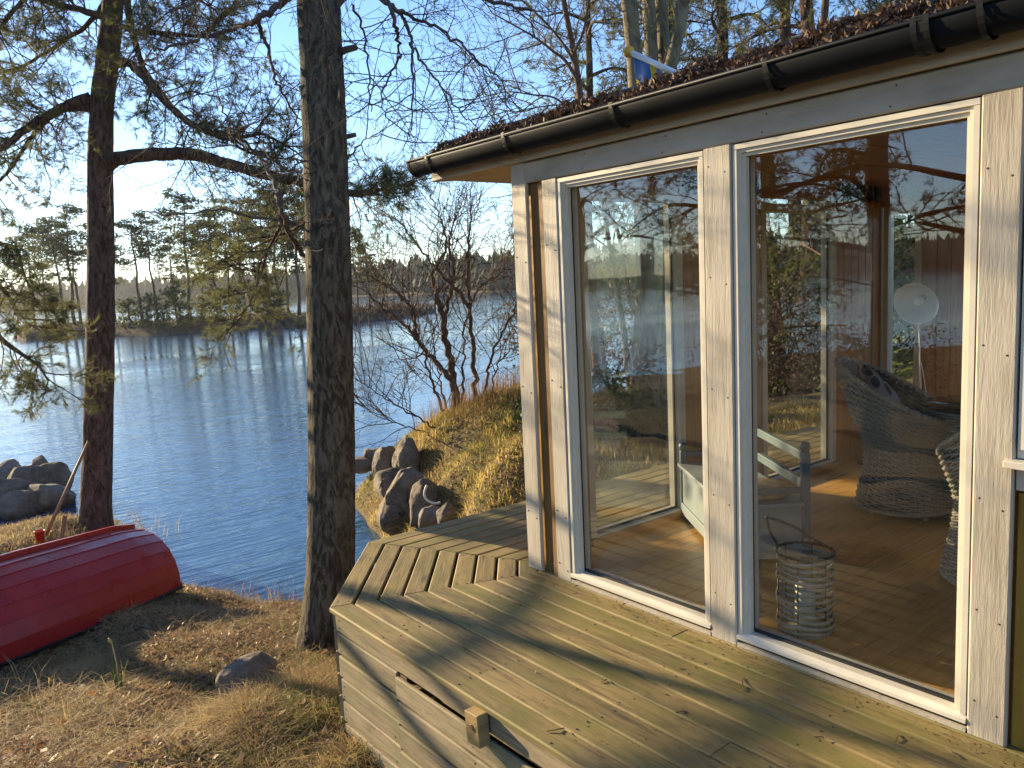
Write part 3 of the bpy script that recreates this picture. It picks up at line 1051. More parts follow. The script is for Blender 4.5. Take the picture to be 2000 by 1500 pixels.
def bracket(y, wide):
    mb = MB()
    arc = [(GXc + math.cos(a) * (GR + .004), math.sin(a) * (GR + .004) * 1.22 + GZt) for a in np.linspace(math.pi - .12, 2 * math.pi, 14)]
    for dy in ((-wide / 2 + .006, wide / 2 - .006) if wide > .04 else (0,)):
        V = []
        for x, z in arc:
            V += [(x, y + dy - .009, z), (x, y + dy + .009, z)]
        mb.add(V, [(2 * i, 2 * i + 1, 2 * i + 3, 2 * i + 2) for i in range(len(arc) - 1)])
        V2 = [(GXc + (x - GXc) * 1.06, yy, GZt + (z - GZt) * 1.06) for (x, yy, z) in V]
        mb.add(V2, [(2 * i, 2 * i + 2, 2 * i + 3, 2 * i + 1) for i in range(len(arc) - 1)])
    if wide > .04:
        V = []
        for x, z in arc:
            x2, z2 = GXc + (x - GXc) * 1.03, GZt + (z - GZt) * 1.03
            V += [(x2, y - wide / 2, z2), (x2, y + wide / 2, z2)]
        mb.add(V, [(2 * i, 2 * i + 1, 2 * i + 3, 2 * i + 2) for i in range(len(arc) - 1)])
    mb.box((GXc - GR - .006, y - .012 - wide * .3, GZt - .004), (GXc - GR + .012, y + .012 + wide * .3, GZt + .014))
    mb.build('bracket', M['strap_metal'], gut)


for y, wd in ((3.98, 0), (3.27, 0), (2.52, 0), (1.76, 0), (1.22, .05), (1.05, 0), (.3, 0), (-.5, 0)):
    bracket(y, wd)
# roof: slab, raised black edge, moss and litter
ro = MB()
PIT = .16


def roof_z(x): return 2.36 + (x - 2.735) * PIT


ro.add([(2.728, 4.185, 2.33), (2.728, -2.5, 2.33), (6.9, -2.5, 2.33 + 4.17 * PIT), (6.9, 4.185, 2.33 + 4.17 * PIT),
        (2.728, 4.185, 2.365), (2.728, -2.5, 2.365), (6.9, -2.5, 2.365 + 4.17 * PIT), (6.9, 4.185, 2.365 + 4.17 * PIT)],
       [(0, 3, 2, 1), (4, 5, 6, 7), (0, 1, 5, 4), (1, 2, 6, 5), (2, 3, 7, 6), (3, 0, 4, 7)])
roof = H(ro.build('roof', M['roof_moss'], house))
MB().add([(2.835, 4.19, 2.440), (2.875, 4.19, 2.462), (2.875, -2.5, 2.462), (2.835, -2.5, 2.440), (2.875, 4.19, 2.37), (2.875, -2.5, 2.37)],
         [(0, 1, 2, 3), (0, 3, 5, 4), (1, 4, 5, 2)]).build('edge_strip', M['gutter_metal'], roof)
rr = np.random.default_rng(21)
mo = MB()
n = 42000
y = rr.uniform(-1.2, 4.17, n)
u = rr.uniform(0, 1, n) ** .8
x = 2.705 + u * .135
hz = 2.335 + u * .090 + .012 * np.sin(y * 9) + .01 * np.sin(y * 23 + 1)
P = np.stack([x, y, hz + rr.normal(0, .010, n)], -1)
lit = rr.uniform(0, 1, n) < np.interp(y, [-1, 1.9, 3.0, 4.0], [.9, .75, .2, .06])
quads_at(mo, P[~lit], .009, rr, 0, 3.5)
mo.build('moss', M['roof_moss'], roof, kind='stuff')
lt = MB()
PL = P[lit]
quads_at(lt, PL + np.array([-.01, 0, .012]) + rr.normal(0, .008, PL.shape), .0125, rr, 0, 3.0)
add_blades(lt, PL[::4] + np.array([0, 0, .01]), rr.uniform(.015, .06, len(PL[::4])), rr.uniform(.002, .004, len(PL[::4])), rr.uniform(.2, 1.6, len(PL[::4])), rr)
lt.build('leaf_litter', M['roof_litter'], roof, kind='stuff')

# lake-side wall with its windows, far wall, inner wall, ceiling
LY = 3.43


def lake_window(x0, x1, z0, z1):
    fw = .055
    mb = MB()
    mb.box((x0, LY - .05, z1 - fw), (x1, LY + .05, z1)); mb.box((x0, LY - .05, z0), (x1, LY + .05, z0 + fw))
    mb.box((x0, LY - .05, z0 + fw), (x0 + fw, LY + .05, z1 - fw)); mb.box((x1 - fw, LY - .05, z0 + fw), (x1, LY + .05, z1 - fw))
    w = H(mb.build('window', M['frame_white'], house))
    w['label'] = 'window on the lake side of the sunroom'
    MB().box((x0 + fw + .001, LY + .002, z0 + fw + .001), (x1 - fw - .001, LY + .007, z1 - fw - .001)).build('pane', M['window_glass'], w)
    g = MB()
    g.box((x0 + fw, LY - .012, z0 + fw), (x0 + fw + .012, LY - .001, z1 - fw)); g.box((x1 - fw - .012, LY - .012, z0 + fw), (x1 - fw, LY - .001, z1 - fw)); g.box((x0 + fw + .013, LY - .012, z0 + fw), (x1 - fw - .013, LY - .001, z0 + fw + .012))
    g.build('gasket', M['gasket'], w)
    return w


lake_window(3.20, 4.08, .03, 2.10)
lake_window(4.93, 5.90, .03, 2.06)


def wallrun(x0, x1, z0, z1, ya, yb, step=.11):
    k = 0
    x = x0
    while x < x1 - .005:
        xe = min(x + step, x1)
        H(board('wall_board', 'panel_wood', house, ((x + xe) / 2, (ya + yb) / 2, z0), (0, 0, 1), (-1, 0, 0), z1 - z0, xe - x - .003, abs(yb - ya)))
        x += step


wallrun(2.955, 3.197, .03, 2.24, LY - .045, LY - .02)
wallrun(4.083, 4.927, .03, 2.24, LY - .045, LY - .02)
wallrun(5.903, 6.60, .03, 2.24, LY - .045, LY - .02)
hbox('wall_core', 'ochre_wood', (2.955, LY - .015, .0), (3.198, LY + .05, 2.24), 0)
hbox('wall_core', 'ochre_wood', (4.082, LY - .015, .0), (4.928, LY + .05, 2.24), 0)
hbox('wall_core', 'ochre_wood', (5.902, LY - .015, .0), (6.75, LY + .05, 2.24), 0)
hbox('wall_core', 'panel_wood', (3.2, LY - .045, 2.103), (6.6, LY + .04, 2.24), 0)
# far wall: narrow window, then vertical panelling
FX = 6.60
mb = MB()
mb.box((FX, 3.06, .05), (FX + .09, 3.115, 2.06)); mb.box((FX, 3.33, .05), (FX + .09, 3.37, 2.06)); mb.box((FX, 3.116, 2.0), (FX + .09, 3.329, 2.06)); mb.box((FX, 3.116, .05), (FX + .09, 3.329, .11))
wn_ = H(mb.build('window', M['frame_white'], house)); wn_['label'] = 'narrow side window looking out on the lawn'
MB().box((FX + .05, 3.117, .112), (FX + .055, 3.328, 1.998)).build('pane', M['window_glass'], wn_)
y = 3.055
k = 0
while y > -2.2:
    if -1.75 < y < 2.30:
        y -= .11; k += 1
        continue
    H(board('wall_board', 'panel_wood', house, (FX + .012 + .006 * (k % 2), y - .055, .03), (0, 0, 1), (0, 1, 0), 2.21, .107, .022))
    y -= .11; k += 1
hbox('wall_core', 'ochre_wood', (FX + .092, -2.3, -.02), (FX + .15, -1.80, 2.3), 0)
hbox('wall_core', 'ochre_wood', (FX + .092, 2.24, -.02), (FX + .15, 3.05, 2.3), 0)
hbox('wall_core', 'ochre_wood', (FX + .0, -1.80, 2.08), (FX + .15, 2.24, 2.3), 0)
for ya_, yb_ in ((-1.78, -.46), (-.44, .88), (.90, 2.22)):  # windows added out of view to let more sky light into the room
    mb = MB()
    mb.box((FX, ya_, .03), (FX + .09, ya_ + .05, 2.075)); mb.box((FX, yb_ - .05, .03), (FX + .09, yb_, 2.075)); mb.box((FX, ya_ + .051, 2.02), (FX + .09, yb_ - .051, 2.075)); mb.box((FX, ya_ + .051, .03), (FX + .09, yb_ - .051, .09))
    wx_ = H(mb.build('window', M['frame_white'], house)); wx_['label'] = 'added unseen window on the land side, letting sky light into the sunroom'
    MB().box((FX + .05, ya_ + .052, .092), (FX + .055, yb_ - .052, 2.018)).build('pane', M['window_glass'], wx_)
hbox('wall_core', 'panel_wood', (FX + .0, 3.06, 2.063), (FX + .09, 3.40, 2.24), 0)
hbox('inner_wall', 'panel_wood', (2.96, -2.3, .0), (FX, -2.2, 2.24), 0)
hbox('wall_core', 'ochre_wood', (2.842, -2.3, .88), (2.95, -.43, 2.24), 0)
for k in range(25):
    y1 = 3.37 - k * .225
    if y1 < -2.1: break
    hbox('ceiling_board', 'panel_wood', (2.96, y1 - .222, 2.225 + .003 * (k % 2)), (FX, y1, 2.236 + .003 * (k % 2)), 0)
for k in range(40):
    y1 = 3.37 - k * .14
    if y1 < -2.1: break
    H(board('floor_board', 'floor_wood', house, (2.955, y1 - .07, .018), (1, 0, 0), (0, 1, 0), FX - 2.955, .1385, .024, bev=.0015, segs=4))
hbox('baseboard', 'panel_wood', (3.2, LY - .075, .031), (4.08, LY - .052, .075), 0)
hbox('baseboard', 'panel_wood', (4.93, LY - .075, .031), (5.9, LY - .052, .075), 0)
# nail heads on the trim
pts = []
for (ya, yb, zs) in ((3.36, 3.43, (.3, 1.0, 1.7)), (3.12, 3.185, (.06, .35, 1.05, 1.75)), (2.075, 2.155, (.18, .62, 1.08, 1.55, 2.0)), (1.02, 1.09, (.1, .42, .80, 1.3, 1.85))):
    for z in zs:
        pts += [(2.7765, ya, z), (2.7765, yb, z + .03)]
for yy in (3.25, 2.9, 2.4, 1.9, 1.4, .9):
    pts += [(2.778, yy, 2.125), (2.778, yy - .02, 2.19)]
H(dots('nail_heads', 'nail', house, pts, (-1, 0, 0), .004, .0012))


# ------------------------------------------------------------------ trees
def smooth_path(P, per=5):
    P = np.asarray(P, float)
    Q = np.vstack([2 * P[0] - P[1], P, 2 * P[-1] - P[-2]])
    out = []
    for i in range(1, len(Q) - 2):
        for t in np.linspace(0, 1, per, endpoint=False):
            a, b, c, d = Q[i - 1], Q[i], Q[i + 1], Q[i + 2]
            out.append(.5 * (2 * b + (c - a) * t + (2 * a - 5 * b + 4 * c - d) * t * t + (3 * b - 3 * c + d - a) * t ** 3))
    out.append(P[-1])
    return np.array(out)


def unit(v): return v / (np.linalg.norm(v) + 1e-12)


def turn(d, ang, r):
    a = unit(np.cross(d, r.normal(0, 1, 3)))
    return d * math.cos(ang) + a * math.sin(ang)


def grow(mb, p, d, L, rad, lvl, prm, r, tips):
    """one branch and, below it, its children; tips collects (point, direction, level)"""
    n = max(3, int(L / prm['seg'][min(lvl, len(prm['seg']) - 1)]))
    P = [p]; d = unit(d); D = [d]
    wig = prm['wig'] * (L / n) ** .5
    for i in range(n):
        d = unit(d + r.normal(0, 1, 3) * wig + np.array([0, 0, prm['trop'][min(lvl, len(prm['trop']) - 1)]]) * L / n)
        P.append(P[-1] + d * L / n); D.append(d)
    P = np.array(P)
    rt = rad * prm.get('tipr', .35)
    mb.tube(P, np.linspace(rad, max(rt, prm['minr']), n + 1), 5 if rad > .02 else 3, False)
    if lvl >= prm['max']:
        tips.append((P, D, lvl)); return
    if prm.get('tips_from', 9) <= lvl: tips.append((P[n // 2:], D[n // 2:], lvl))
    k = prm['kids'][min(lvl, len(prm['kids']) - 1)]
    k = int(k * r.uniform(.75, 1.3) + .5)
    for j in range(k):
        f = prm.get('from', .2) + (1 - prm.get('from', .2)) * (j + r.uniform(0, 1)) / max(k, 1)
        f = min(f, .98)
        i = int(f * n)
        dd = turn(D[i], R(r.uniform(*prm['ang'])), r)
        dd[2] *= prm.get('flat', 1.0)
        grow(mb, P[i] + (P[min(i + 1, n)] - P[i]) * (f * n - i), dd, L * r.uniform(*prm['ratio']) * (1 - .45 * f), max(rad * (1 - .6 * f) * .55, prm['minr']), lvl + 1, prm, r, tips)


def tufts(mb, P, D, r, n=16, ln=.065, w=.0042, axis_len=.09):
    """pine needle brushes: n thin needles round each shoot"""
    P = np.asarray(P); D = np.asarray(D)
    m_ = len(P)
    if not m_: return
    D = D / (np.linalg.norm(D, axis=1)[:, None] + 1e-9)
    a = np.where(np.abs(D[:, 2:3]) < .9, np.array([[0, 0, 1.0]]), np.array([[1.0, 0, 0]]))
    U = np.cross(D, a); U /= np.linalg.norm(U, axis=1)[:, None]
    W = np.cross(D, U)
    ph = r.uniform(0, 6.28, (m_, n, 1)); tilt = r.uniform(.45, 1.05, (m_, n, 1))
    rad = U[:, None] * np.cos(ph) + W[:, None] * np.sin(ph)
    nd = D[:, None] * np.cos(tilt) + rad * np.sin(tilt)
    base = P[:, None] + D[:, None] * r.uniform(0, axis_len, (m_, n, 1))
    side = np.cross(nd, D[:, None]); side /= np.linalg.norm(side, axis=2)[..., None] + 1e-9
    l = ln * r.uniform(.7, 1.25, (m_, n, 1))
    V = np.stack([base - side * w / 2, base + side * w / 2, base + nd * l], 2).reshape(-1, 3)
    mb.add(V, np.arange(m_ * n * 3).reshape(-1, 3))


PINE = dict(seg=[.12, .1, .08], wig=.55, trop=[.15, .25, .5], max=2, kids=[6, 4], ang=(28, 62), ratio=(.35, .6), minr=.0028, flat=.8, tips_from=1)
BARE = dict(seg=[.16, .12, .09, .08], wig=.42, trop=[.0, .05, .1, .15], max=3, kids=[7, 5, 3], ang=(28, 60), ratio=(.38, .62), minr=.0022)


def pine_sprays(br, nd, starts, r, L=(.6, 1.3), rad=.014, prm=PINE, n=16, ln=.065, w=.0042, step=2):
    tips = []
    for p, d in starts:
        grow(br, np.array(p), np.array(d), r.uniform(*L), rad, 0, prm, r, tips)
    P, D = [], []
    for (pp, dd, lv) in tips:
        for i in range(len(pp) - 1, 0 if lv >= 2 else len(pp) // 2, -step):
            P.append(pp[i - 1]); D.append(np.array(dd[i]) + r.normal(0, .25, 3))
    tufts(nd, P, D, r, n, ln, w)


def along(P, k, r, f0=.1, spread=1.0, up=.1):
    """start points and sideways directions for side shoots along a limb"""
    out = []
    n = len(P)
    for j in range(k):
        f = f0 + (1 - f0) * (j + r.uniform(0, 1)) / k
        i = min(int(f * (n - 1)), n - 2)
        t = unit(P[i + 1] - P[i])
        d = unit(np.cross(t, r.normal(0, 1, 3)))
        d = unit(d * spread + t * .7 + np.array([0, 0, up]))
        out.append((P[i] + (P[i + 1] - P[i]) * (f * (n - 1) - i), d))
    return out


def trunk_mesh(P, rad, sides=28, rough=.05, flare=None, r=None):
    mb = MB()
    mb.tube(P, rad, sides)
    V = mb.v[0]
    n = len(P)
    c = np.repeat(np.asarray(P), sides, 0)
    dv = V - c
    ph = r.uniform(0, 6.28, 14); fa = r.integers(2, 9, 14); fz = r.uniform(.5, 9, 14)
    a = np.tile(np.linspace(0, 2 * math.pi, sides, endpoint=False), n)
    s_ = np.zeros(len(V))
    for p_, k, z in zip(ph, fa, fz):
        s_ += np.sin(a * k + V[:, 2] * z + p_) / k
    s_ = s_ * rough * .45 + r.normal(0, rough * .22, len(V))
    if flare is not None:
        h = c[:, 2] - P[0][2]
        s_ += flare * np.exp(-h / .22) * (.55 + .45 * np.sin(a * 4 + ph[0]))
    mb.v[0] = c + dv * (1 + s_)[:, None]
    return mb


def rel(mb, o):
    """shift a builder's points so that they sit on the tree's own base point"""
    mb.v = [v - np.array(o) for v in mb.v]
    return mb


# --- the pine beside the boat
r4 = np.random.default_rng(101)
pine1_px = [(186, 1030), (188, 980), (190, 900), (195, 700), (197, 500), (196, 330), (200, 200), (214, 80), (226, -60), (235, -220), (238, -420), (240, -640)]
D1 = 10.55
P = smooth_path([at(x, y, D1) for x, y in pine1_px], 8)
base = P[0].copy(); base[2] = float(ground_z(base[0], base[1]))
t = empty('pine_tree', base, 'tall reddish-brown pine trunk standing behind the red boat', 'pine tree')
hz = P[:, 2]
rad = np.interp(hz, [-1.5, -1, 1, 3, 5, 9], [.215, .185, .172, .158, .135, .05])
rel(trunk_mesh(P, rad, 32, .045, .3, r4), base).build('trunk', M['pine_bark'], t, True)
br, nd = MB(), MB()
LIMBS1 = [
    ([(206, 325), (230, 310), (290, 303), (360, 300), (430, 315), (500, 335), (560, 350), (610, 360), (690, 378), (740, 372)], [10.5, 10.4, 10.2, 10, 9.8, 9.6, 9.5, 9.4, 9.3, 9.3], .098, .035),
    ([(215, 135), (245, 120), (275, 145), (312, 188), (352, 228), (405, 258), (455, 272), (510, 262), (560, 285)], [10.5, 10.3, 10.1, 9.9, 9.8, 9.7, 9.6, 9.6, 9.6], .06, .012),
    ([(232, -170), (242, -110), (247, -50), (250, 15), (262, 80), (285, 140), (330, 200), (372, 238), (430, 262), (490, 300), (560, 310)], [10.5, 10.45, 10.4, 10.4, 10.4, 10.3, 10.2, 10.1, 10, 10, 9.9], .06, .01),
    ([(178, 190), (135, 205), (95, 225), (55, 248), (10, 285), (-50, 310)], [10.5, 10.4, 10.2, 10, 9.8, 9.6], .075, .03),
    ([(180, 210), (120, 215), (85, 240), (60, 270), (20, 330), (-30, 380)], [10.5, 10.9, 11.2, 11.4, 11.6, 11.8], .05, .015),
    ([(205, 35), (160, 20), (110, 8), (40, -10), (-40, 5)], [10.5, 10.4, 10.2, 10.1, 10], .05, .018),
    ([(222, 45), (270, 62), (330, 66), (395, 68), (420, 40)], [10.5, 10.4, 10.3, 10.2, 10.1], .04, .012),
    ([(560, 352), (549, 385), (548, 430), (540, 455), (520, 500), (504, 548), (488, 590), (470, 620)], [9.5, 9.7, 9.9, 10.1, 10.4, 10.7, 10.9, 11.0], .03, .008),
    ([(595, 362), (612, 400), (600, 430), (570, 450), (520, 470), (470, 500), (430, 520)], [9.4, 9.6, 9.9, 10.2, 10.6, 10.9, 11.1], .03, .008),
    ([(232, -80), (300, -60), (360, -20), (420, 20)], [10.5, 10.3, 10.2, 10], .05, .012),
    ([(232, -100), (150, -60), (80, -30), (20, 30), (-20, 90)], [10.5, 10.3, 10.1, 10, 9.9], .05, .015),
    ([(230, -40), (180, 40), (110, 90), (40, 130), (-30, 150)], [10.5, 11.0, 11.4, 11.6, 11.8], .04, .012),
]
sp1 = dict(PINE)
for li, (pp, dd, ra, rb) in enumerate(LIMBS1):
    Q = smooth_path([at(x, y, d_) for (x, y), d_ in zip(pp, dd)], 6)
    Q[1:-1] += r4.normal(0, .006, Q[1:-1].shape)
    br.tube(Q, np.linspace(ra, rb, len(Q)), 9)
    k = {0: 18, 7: 13, 8: 13}.get(li, 23)
    f0 = {0: .25, 7: .45, 8: .35, 2: .3}.get(li, .15)
    pine_sprays(br, nd, along(Q, k, r4, f0), r4, (.45, 1.05), .012, sp1, 15, .062, .0044)
    pine_sprays(br, nd, [(Q[-1], Q[-1] - Q[-2])] * 2, r4, (.5, .9), .012, sp1, 15, .062, .0044)
# denser brushes where the photograph shows them: end of the long limb
Q = smooth_path([at(x, y, d_) for (x, y), d_ in zip(LIMBS1[0][0], LIMBS1[0][1])], 6)
pine_sprays(br, nd, along(Q[int(len(Q) * .82):], 9, r4, 0, .8), r4, (.35, .7), .010, sp1, 18, .065, .0046)
# the rest of the crown above the frame
for i in range(16):
    f = .78 + .21 * i / 16
    p0 = P[int(f * (len(P) - 1))]
    a = i * 2.4
    q0 = p0 + np.array([math.cos(a), math.sin(a), .25]) * (1.9 - f)
    Q = smooth_path([p0, (p0 + q0) / 2 + [0, 0, .15], q0], 5)
    br.tube(Q, np.linspace(.04, .012, len(Q)), 5)
    pine_sprays(br, nd, along(Q, 5, r4, .3), r4, (.5, 1.0), .012, sp1, 12, .065, .006)
rel(br, base).build('branches', M['pine_bark'], t, True)
rel(nd, base).build('crown', M['needles'], t)


# --- pines standing left of the view: they shade the deck and stand mirrored in the panes
def make_pine(seed, h, crown0, nlimb, span, lean=0.0):
    r = np.random.default_rng(seed)
    n = 14
    zz = np.linspace(-.3, h, n)
    P = np.stack([np.cumsum(r.normal(0, .05, n)) + lean * zz, np.cumsum(r.normal(0, .05, n)), zz], -1)
    P -= [P[0][0], P[0][1], 0]
    P = smooth_path(P, 3)
    rad = np.interp(P[:, 2], [-.3, 0, .6, h * .5, h], [.24, .21, .175, .13, .03])
    tk = trunk_mesh(P, rad, 20, .05, .25, r)
    br, nd = MB(), MB()
    for i in range(nlimb):
        f = crown0 + (1 - crown0) * (i + r.uniform(0, .8)) / nlimb
        p0 = P[int(min(f, .99) * (len(P) - 1))]
        a = i * 2.4 + r.uniform(-.4, .4)
        L = span * (1.05 - .7 * (f - crown0) / (1 - crown0)) * r.uniform(.7, 1.15)
        q1 = p0 + np.array([math.cos(a) * L * .5, math.sin(a) * L * .5, .12 * L])
        q2 = p0 + np.array([math.cos(a + .2) * L, math.sin(a + .2) * L, r.uniform(-.15, .2) * L])
        Q = smooth_path([p0, q1, q2], 5)
        br.tube(Q, np.linspace(.05, .012, len(Q)), 5)
        pine_sprays(br, nd, along(Q, 7, r, .25), r, (.6, 1.2), .013, dict(PINE, kids=[5, 3]), 10, .085, .0085, 2)
    return tk.mesh('trunk', True), br.mesh('branches', True), nd.mesh('crown')


PM = []
for seed, h, c0, nl, sp in ((5, 14, .42, 20, 2.4), (6, 15, .5, 18, 2.2), (7, 12.5, .3, 22, 2.1), (8, 11.5, .17, 30, 2.6), (9, 13, .24, 28, 2.4)):
    a, b, c = make_pine(seed, h, c0, nl, sp)
    a.materials.append(M['pine_bark']); b.materials.append(M['pine_bark']); c.materials.append(M['needles'])
    PM.append((a, b, c))


def put_pine(k, x, y, rot, s, label, group):
    t = empty('pine_tree', (x, y, float(ground_z(x, y))), label, 'pine tree', group)
    for nm, me in zip(('trunk', 'branches', 'crown'), PM[k]): link(nm, me, t)
    t.rotation_euler = (0, 0, rot); t.scale = (s, s, s)
    return t


GL = 'pines mirrored in the window panes'
put_pine(4, -5.9, 6.0, 1.1, 1.0, 'pine mirrored in the middle of the nearest pane', GL)
put_pine(4, -5.3, 4.3, 2.2, 1.0, 'pine mirrored at the right edge of the nearest pane', GL)
put_pine(3, -6.6, 8.8, 3.0, .95, 'pine mirrored at the left edge of the nearest pane', GL)
put_pine(4, -5.6, 12.0, 4.4, 1.0, 'pine mirrored at the left edge of the corner pane', GL)
put_pine(3, -9.5, 10.0, 5.1, 1.1, 'pine mirrored behind the others near the right of the corner pane', GL)
# a slim bare tree and a long-limbed pine just outside the left edge
rT = np.random.default_rng(31)
bT = np.array([.0, 10.75, float(ground_z(.0, 10.75))])
tT = empty('young_alder', bT, 'slim bare tree just left of the view whose shadow crosses the deck', 'tree')
Pt = smooth_path([(0, 0, -.2), (.0, .02, .8), (.02, .0, 2.0), (.0, .03, 3.2), (-.08, .05, 4.2), (-.2, .1, 5.2), (-.3, .1, 6.2)], 6)
trunk_mesh(Pt, np.interp(Pt[:, 2], [-.2, 0, 1, 3.1, 4.0, 6.2], [.13, .11, .09, .062, .026, .010]), 16, .05, .2, rT).build('trunk', M['alder_bark'], tT, True)
twT, tpT = MB(), []
for p_, d_ in along(Pt, 12, rT, .3, 1.0, .4):
    grow(twT, p_, d_, rT.uniform(.6, 1.5), .013, 0, dict(BARE, max=2), rT, tpT)
twT.build('branches', M['twig_bark'], tT, True)
bP = np.array([-2.3, 11.4, float(ground_z(-2.3, 11.4))])
tP = put_pine(0, bP[0], bP[1], .9, 1.0, 'pine outside the left edge whose long limb droops into the picture', GL)
lbP, lnP = MB(), MB()
for pp, zz0 in (([(-60, 455), (0, 476), (31, 488), (45, 530), (63, 575)], 3.5), ([(-60, 600), (0, 660), (40, 690), (75, 715), (95, 745)], 3.0), ([(-60, 520), (0, 560), (30, 600), (60, 640)], 3.2)):
    Q = np.array([at(x, y, 9.4) for x, y in pp]) - bP
    Q = smooth_path(np.vstack([[0, 0, zz0], Q[0] * .5 + [0, 0, zz0 * .5 + .3], Q]), 6)
    lbP.tube(Q, np.linspace(.05, .009, len(Q)), 8)
    pine_sprays(lbP, lnP, along(Q, 12, rT, .5, 1, -.1), rT, (.35, .7), .010, PINE, 14, .062, .0044)
# the limb is the same pine's: keep it in the tree's own turned frame
for mbx, nm, mt in ((lbP, 'limb', 'pine_bark'), (lnP, 'limb_needles', 'needles')):
    o_ = mbx.build(nm, M[mt], tP, nm == 'limb')
    o_.rotation_euler = (0, 0, -.9)
# pines behind the house
GB = 'pines behind the sunroom'
put_pine(0, 15.5, 14.0, .3, .95, 'pine crown above the roof, left of the flag', GB)
put_pine(1, 16.5, 10.5, 2.3, .95, 'pine crown above the roof, right behind the flag', GB)
put_pine(2, 15.0, 6.8, 4.0, 1.0, 'pine crown above the dry leaves on the roof', GB)
for px_, D_, k_, lb_ in ((1175, 19, 3, 'low-branched pine above the roof, behind the leaning bare tree'), (1420, 17, 4, 'low-branched pine above the middle of the gutter'), (1560, 15, 3, 'low-branched pine above the dry leaves, rightmost'), (1330, 21, 4, 'low-branched pine behind the pale stems')):
    c_ = at(px_, 520, D_)
    put_pine(k_, c_[0], c_[1], px_ * .01, 1.0, lb_, GB)
put_pine(2, 19.0, 8.0, 1.0, 1.1, 'pine far behind the house seen through the narrow side window', GB)
put_pine(0, 21.0, 12.5, 5.5, 1.0, 'pine furthest behind the house, partly hidden by nearer crowns', GB)

# --- the big alder by the deck corner
r5 = np.random.default_rng(55)
D2 = 6.06
alder_px = [(632, 1262), (640, 1215), (646, 1100), (648, 900), (645, 700), (640, 450), (632, 200), (622, 0), (612, -220), (604, -480), (600, -800), (590, -1200)]
P = smooth_path([at(x, y, D2) for x, y in alder_px], 12)
base = P[0].copy(); base[2] = float(ground_z(base[0], base[1])) - .05
P[0][2] = base[2] - .1
t = empty('alder_tree', base, 'thick dark grey trunk with rough bark rising beside the deck corner', 'tree')
rad = np.interp(P[:, 2], [-1.2, -.95, -.5, .5, 2, 4.2, 7, 9], [.225, .20, .178, .170, .166, .158, .10, .04])
rel(trunk_mesh(P, rad, 48, .035, .22, r5), base).build('trunk', M['alder_bark'], t, True)
for (x, y), (x2, y2), ra in (((655, 106), (697, 92), .03), ((655, 276), (695, 263), .022), ((606, 225), (588, 168), .03)):
    st = MB().tube([at(x, y, D2 - .05), at((x + x2) / 2, (y + y2) / 2 - 2, D2 - .06), at(x2, y2, D2 - .07)], [ra, ra * .9, ra * .75], 8)
    rel(st, base).build('branch_stub', M['alder_bark'], t, True)
br = MB()
BL = [
    ([(610, 522), (596, 505), (575, 470), (556, 430), (545, 390), (531, 345), (505, 305), (480, 280), (455, 245), (430, 200)], 5.95, .026, .005, 13),
    ([(640, -10), (600, -30), (560, 0), (525, 22), (500, 38), (470, 52), (440, 60), (395, 75), (350, 85), (300, 100)], 6.3, .034, .008, 12),
    ([(503, 40), (515, 70), (525, 100), (532, 140), (550, 175), (570, 215), (590, 235)], 6.3, .018, .005, 9),
    ([(625, -60), (680, -30), (720, -10), (757, 5), (772, 40), (775, 80), (782, 115)], 5.9, .03, .006, 7),
    ([(757, 0), (785, 35), (805, 80), (806, 140), (806, 200), (804, 255)], 5.9, .016, .004, 11),
    ([(765, 10), (805, 35), (850, 50), (900, 85), (945, 130), (990, 160)], 5.9, .016, .004, 11),
    ([(690, 10), (710, 60), (718, 120), (722, 180), (725, 218)], 5.8, .010, .004, 7),
    ([(800, 85), (830, 130), (870, 175), (905, 225), (935, 250)], 5.9, .010, .003, 9),
    ([(640, -120), (760, -90), (860, -40), (950, 0), (1040, 20)], 6.3, .035, .010, 10),
    ([(780, 110), (760, 150), (745, 200), (760, 240)], 5.9, .010, .003, 7),
    ([(630, -90), (540, -80), (450, -40), (380, 5), (330, 20)], 6.0, .03, .007, 8),
    ([(680, 310), (700, 285), (720, 270), (745, 262)], 6.05, .008, .003, 5),
    ([(622, 480), (580, 440), (500, 425), (430, 410), (350, 420), (260, 412)], 6.1, .012, .004, 8),
    ([(612, 345), (560, 330), (480, 290), (400, 285), (300, 275)], 6.1, .010, .003, 7),
    ([(1120, 170), (1060, 185), (1000, 180), (930, 165)], 6.4, .010, .003, 4),
]
tips = []
for pp, dp, ra, rb, k in BL[:-1]:
    Q = smooth_path([at(x, y, dp + .25 * math.sin(i * 1.3)) for i, (x, y) in enumerate(pp)], 6)
    Q[1:-1] += r5.normal(0, .008, Q[1:-1].shape)
    br.tube(Q, np.linspace(ra, rb, len(Q)), 7)
    for p_, d_ in along(Q, k, r5, .12, 1.0, -.05):
        grow(br, p_, d_, r5.uniform(.35, .85), .0055, 1, dict(BARE, seg=[.1, .07, .055, .05], minr=.0019, kids=[6, 5, 3]), r5, tips)
for i in range(14):   # crown above the frame
    p0 = P[int((.62 + .36 * i / 14) * (len(P) - 1))]
    grow(br, p0, np.array([math.cos(i * 2.4), math.sin(i * 2.4), .6]), 1.9, .03, 0, dict(BARE, max=2), r5, tips)
rel(br, base).build('branches', M['twig_bark'], t, True)

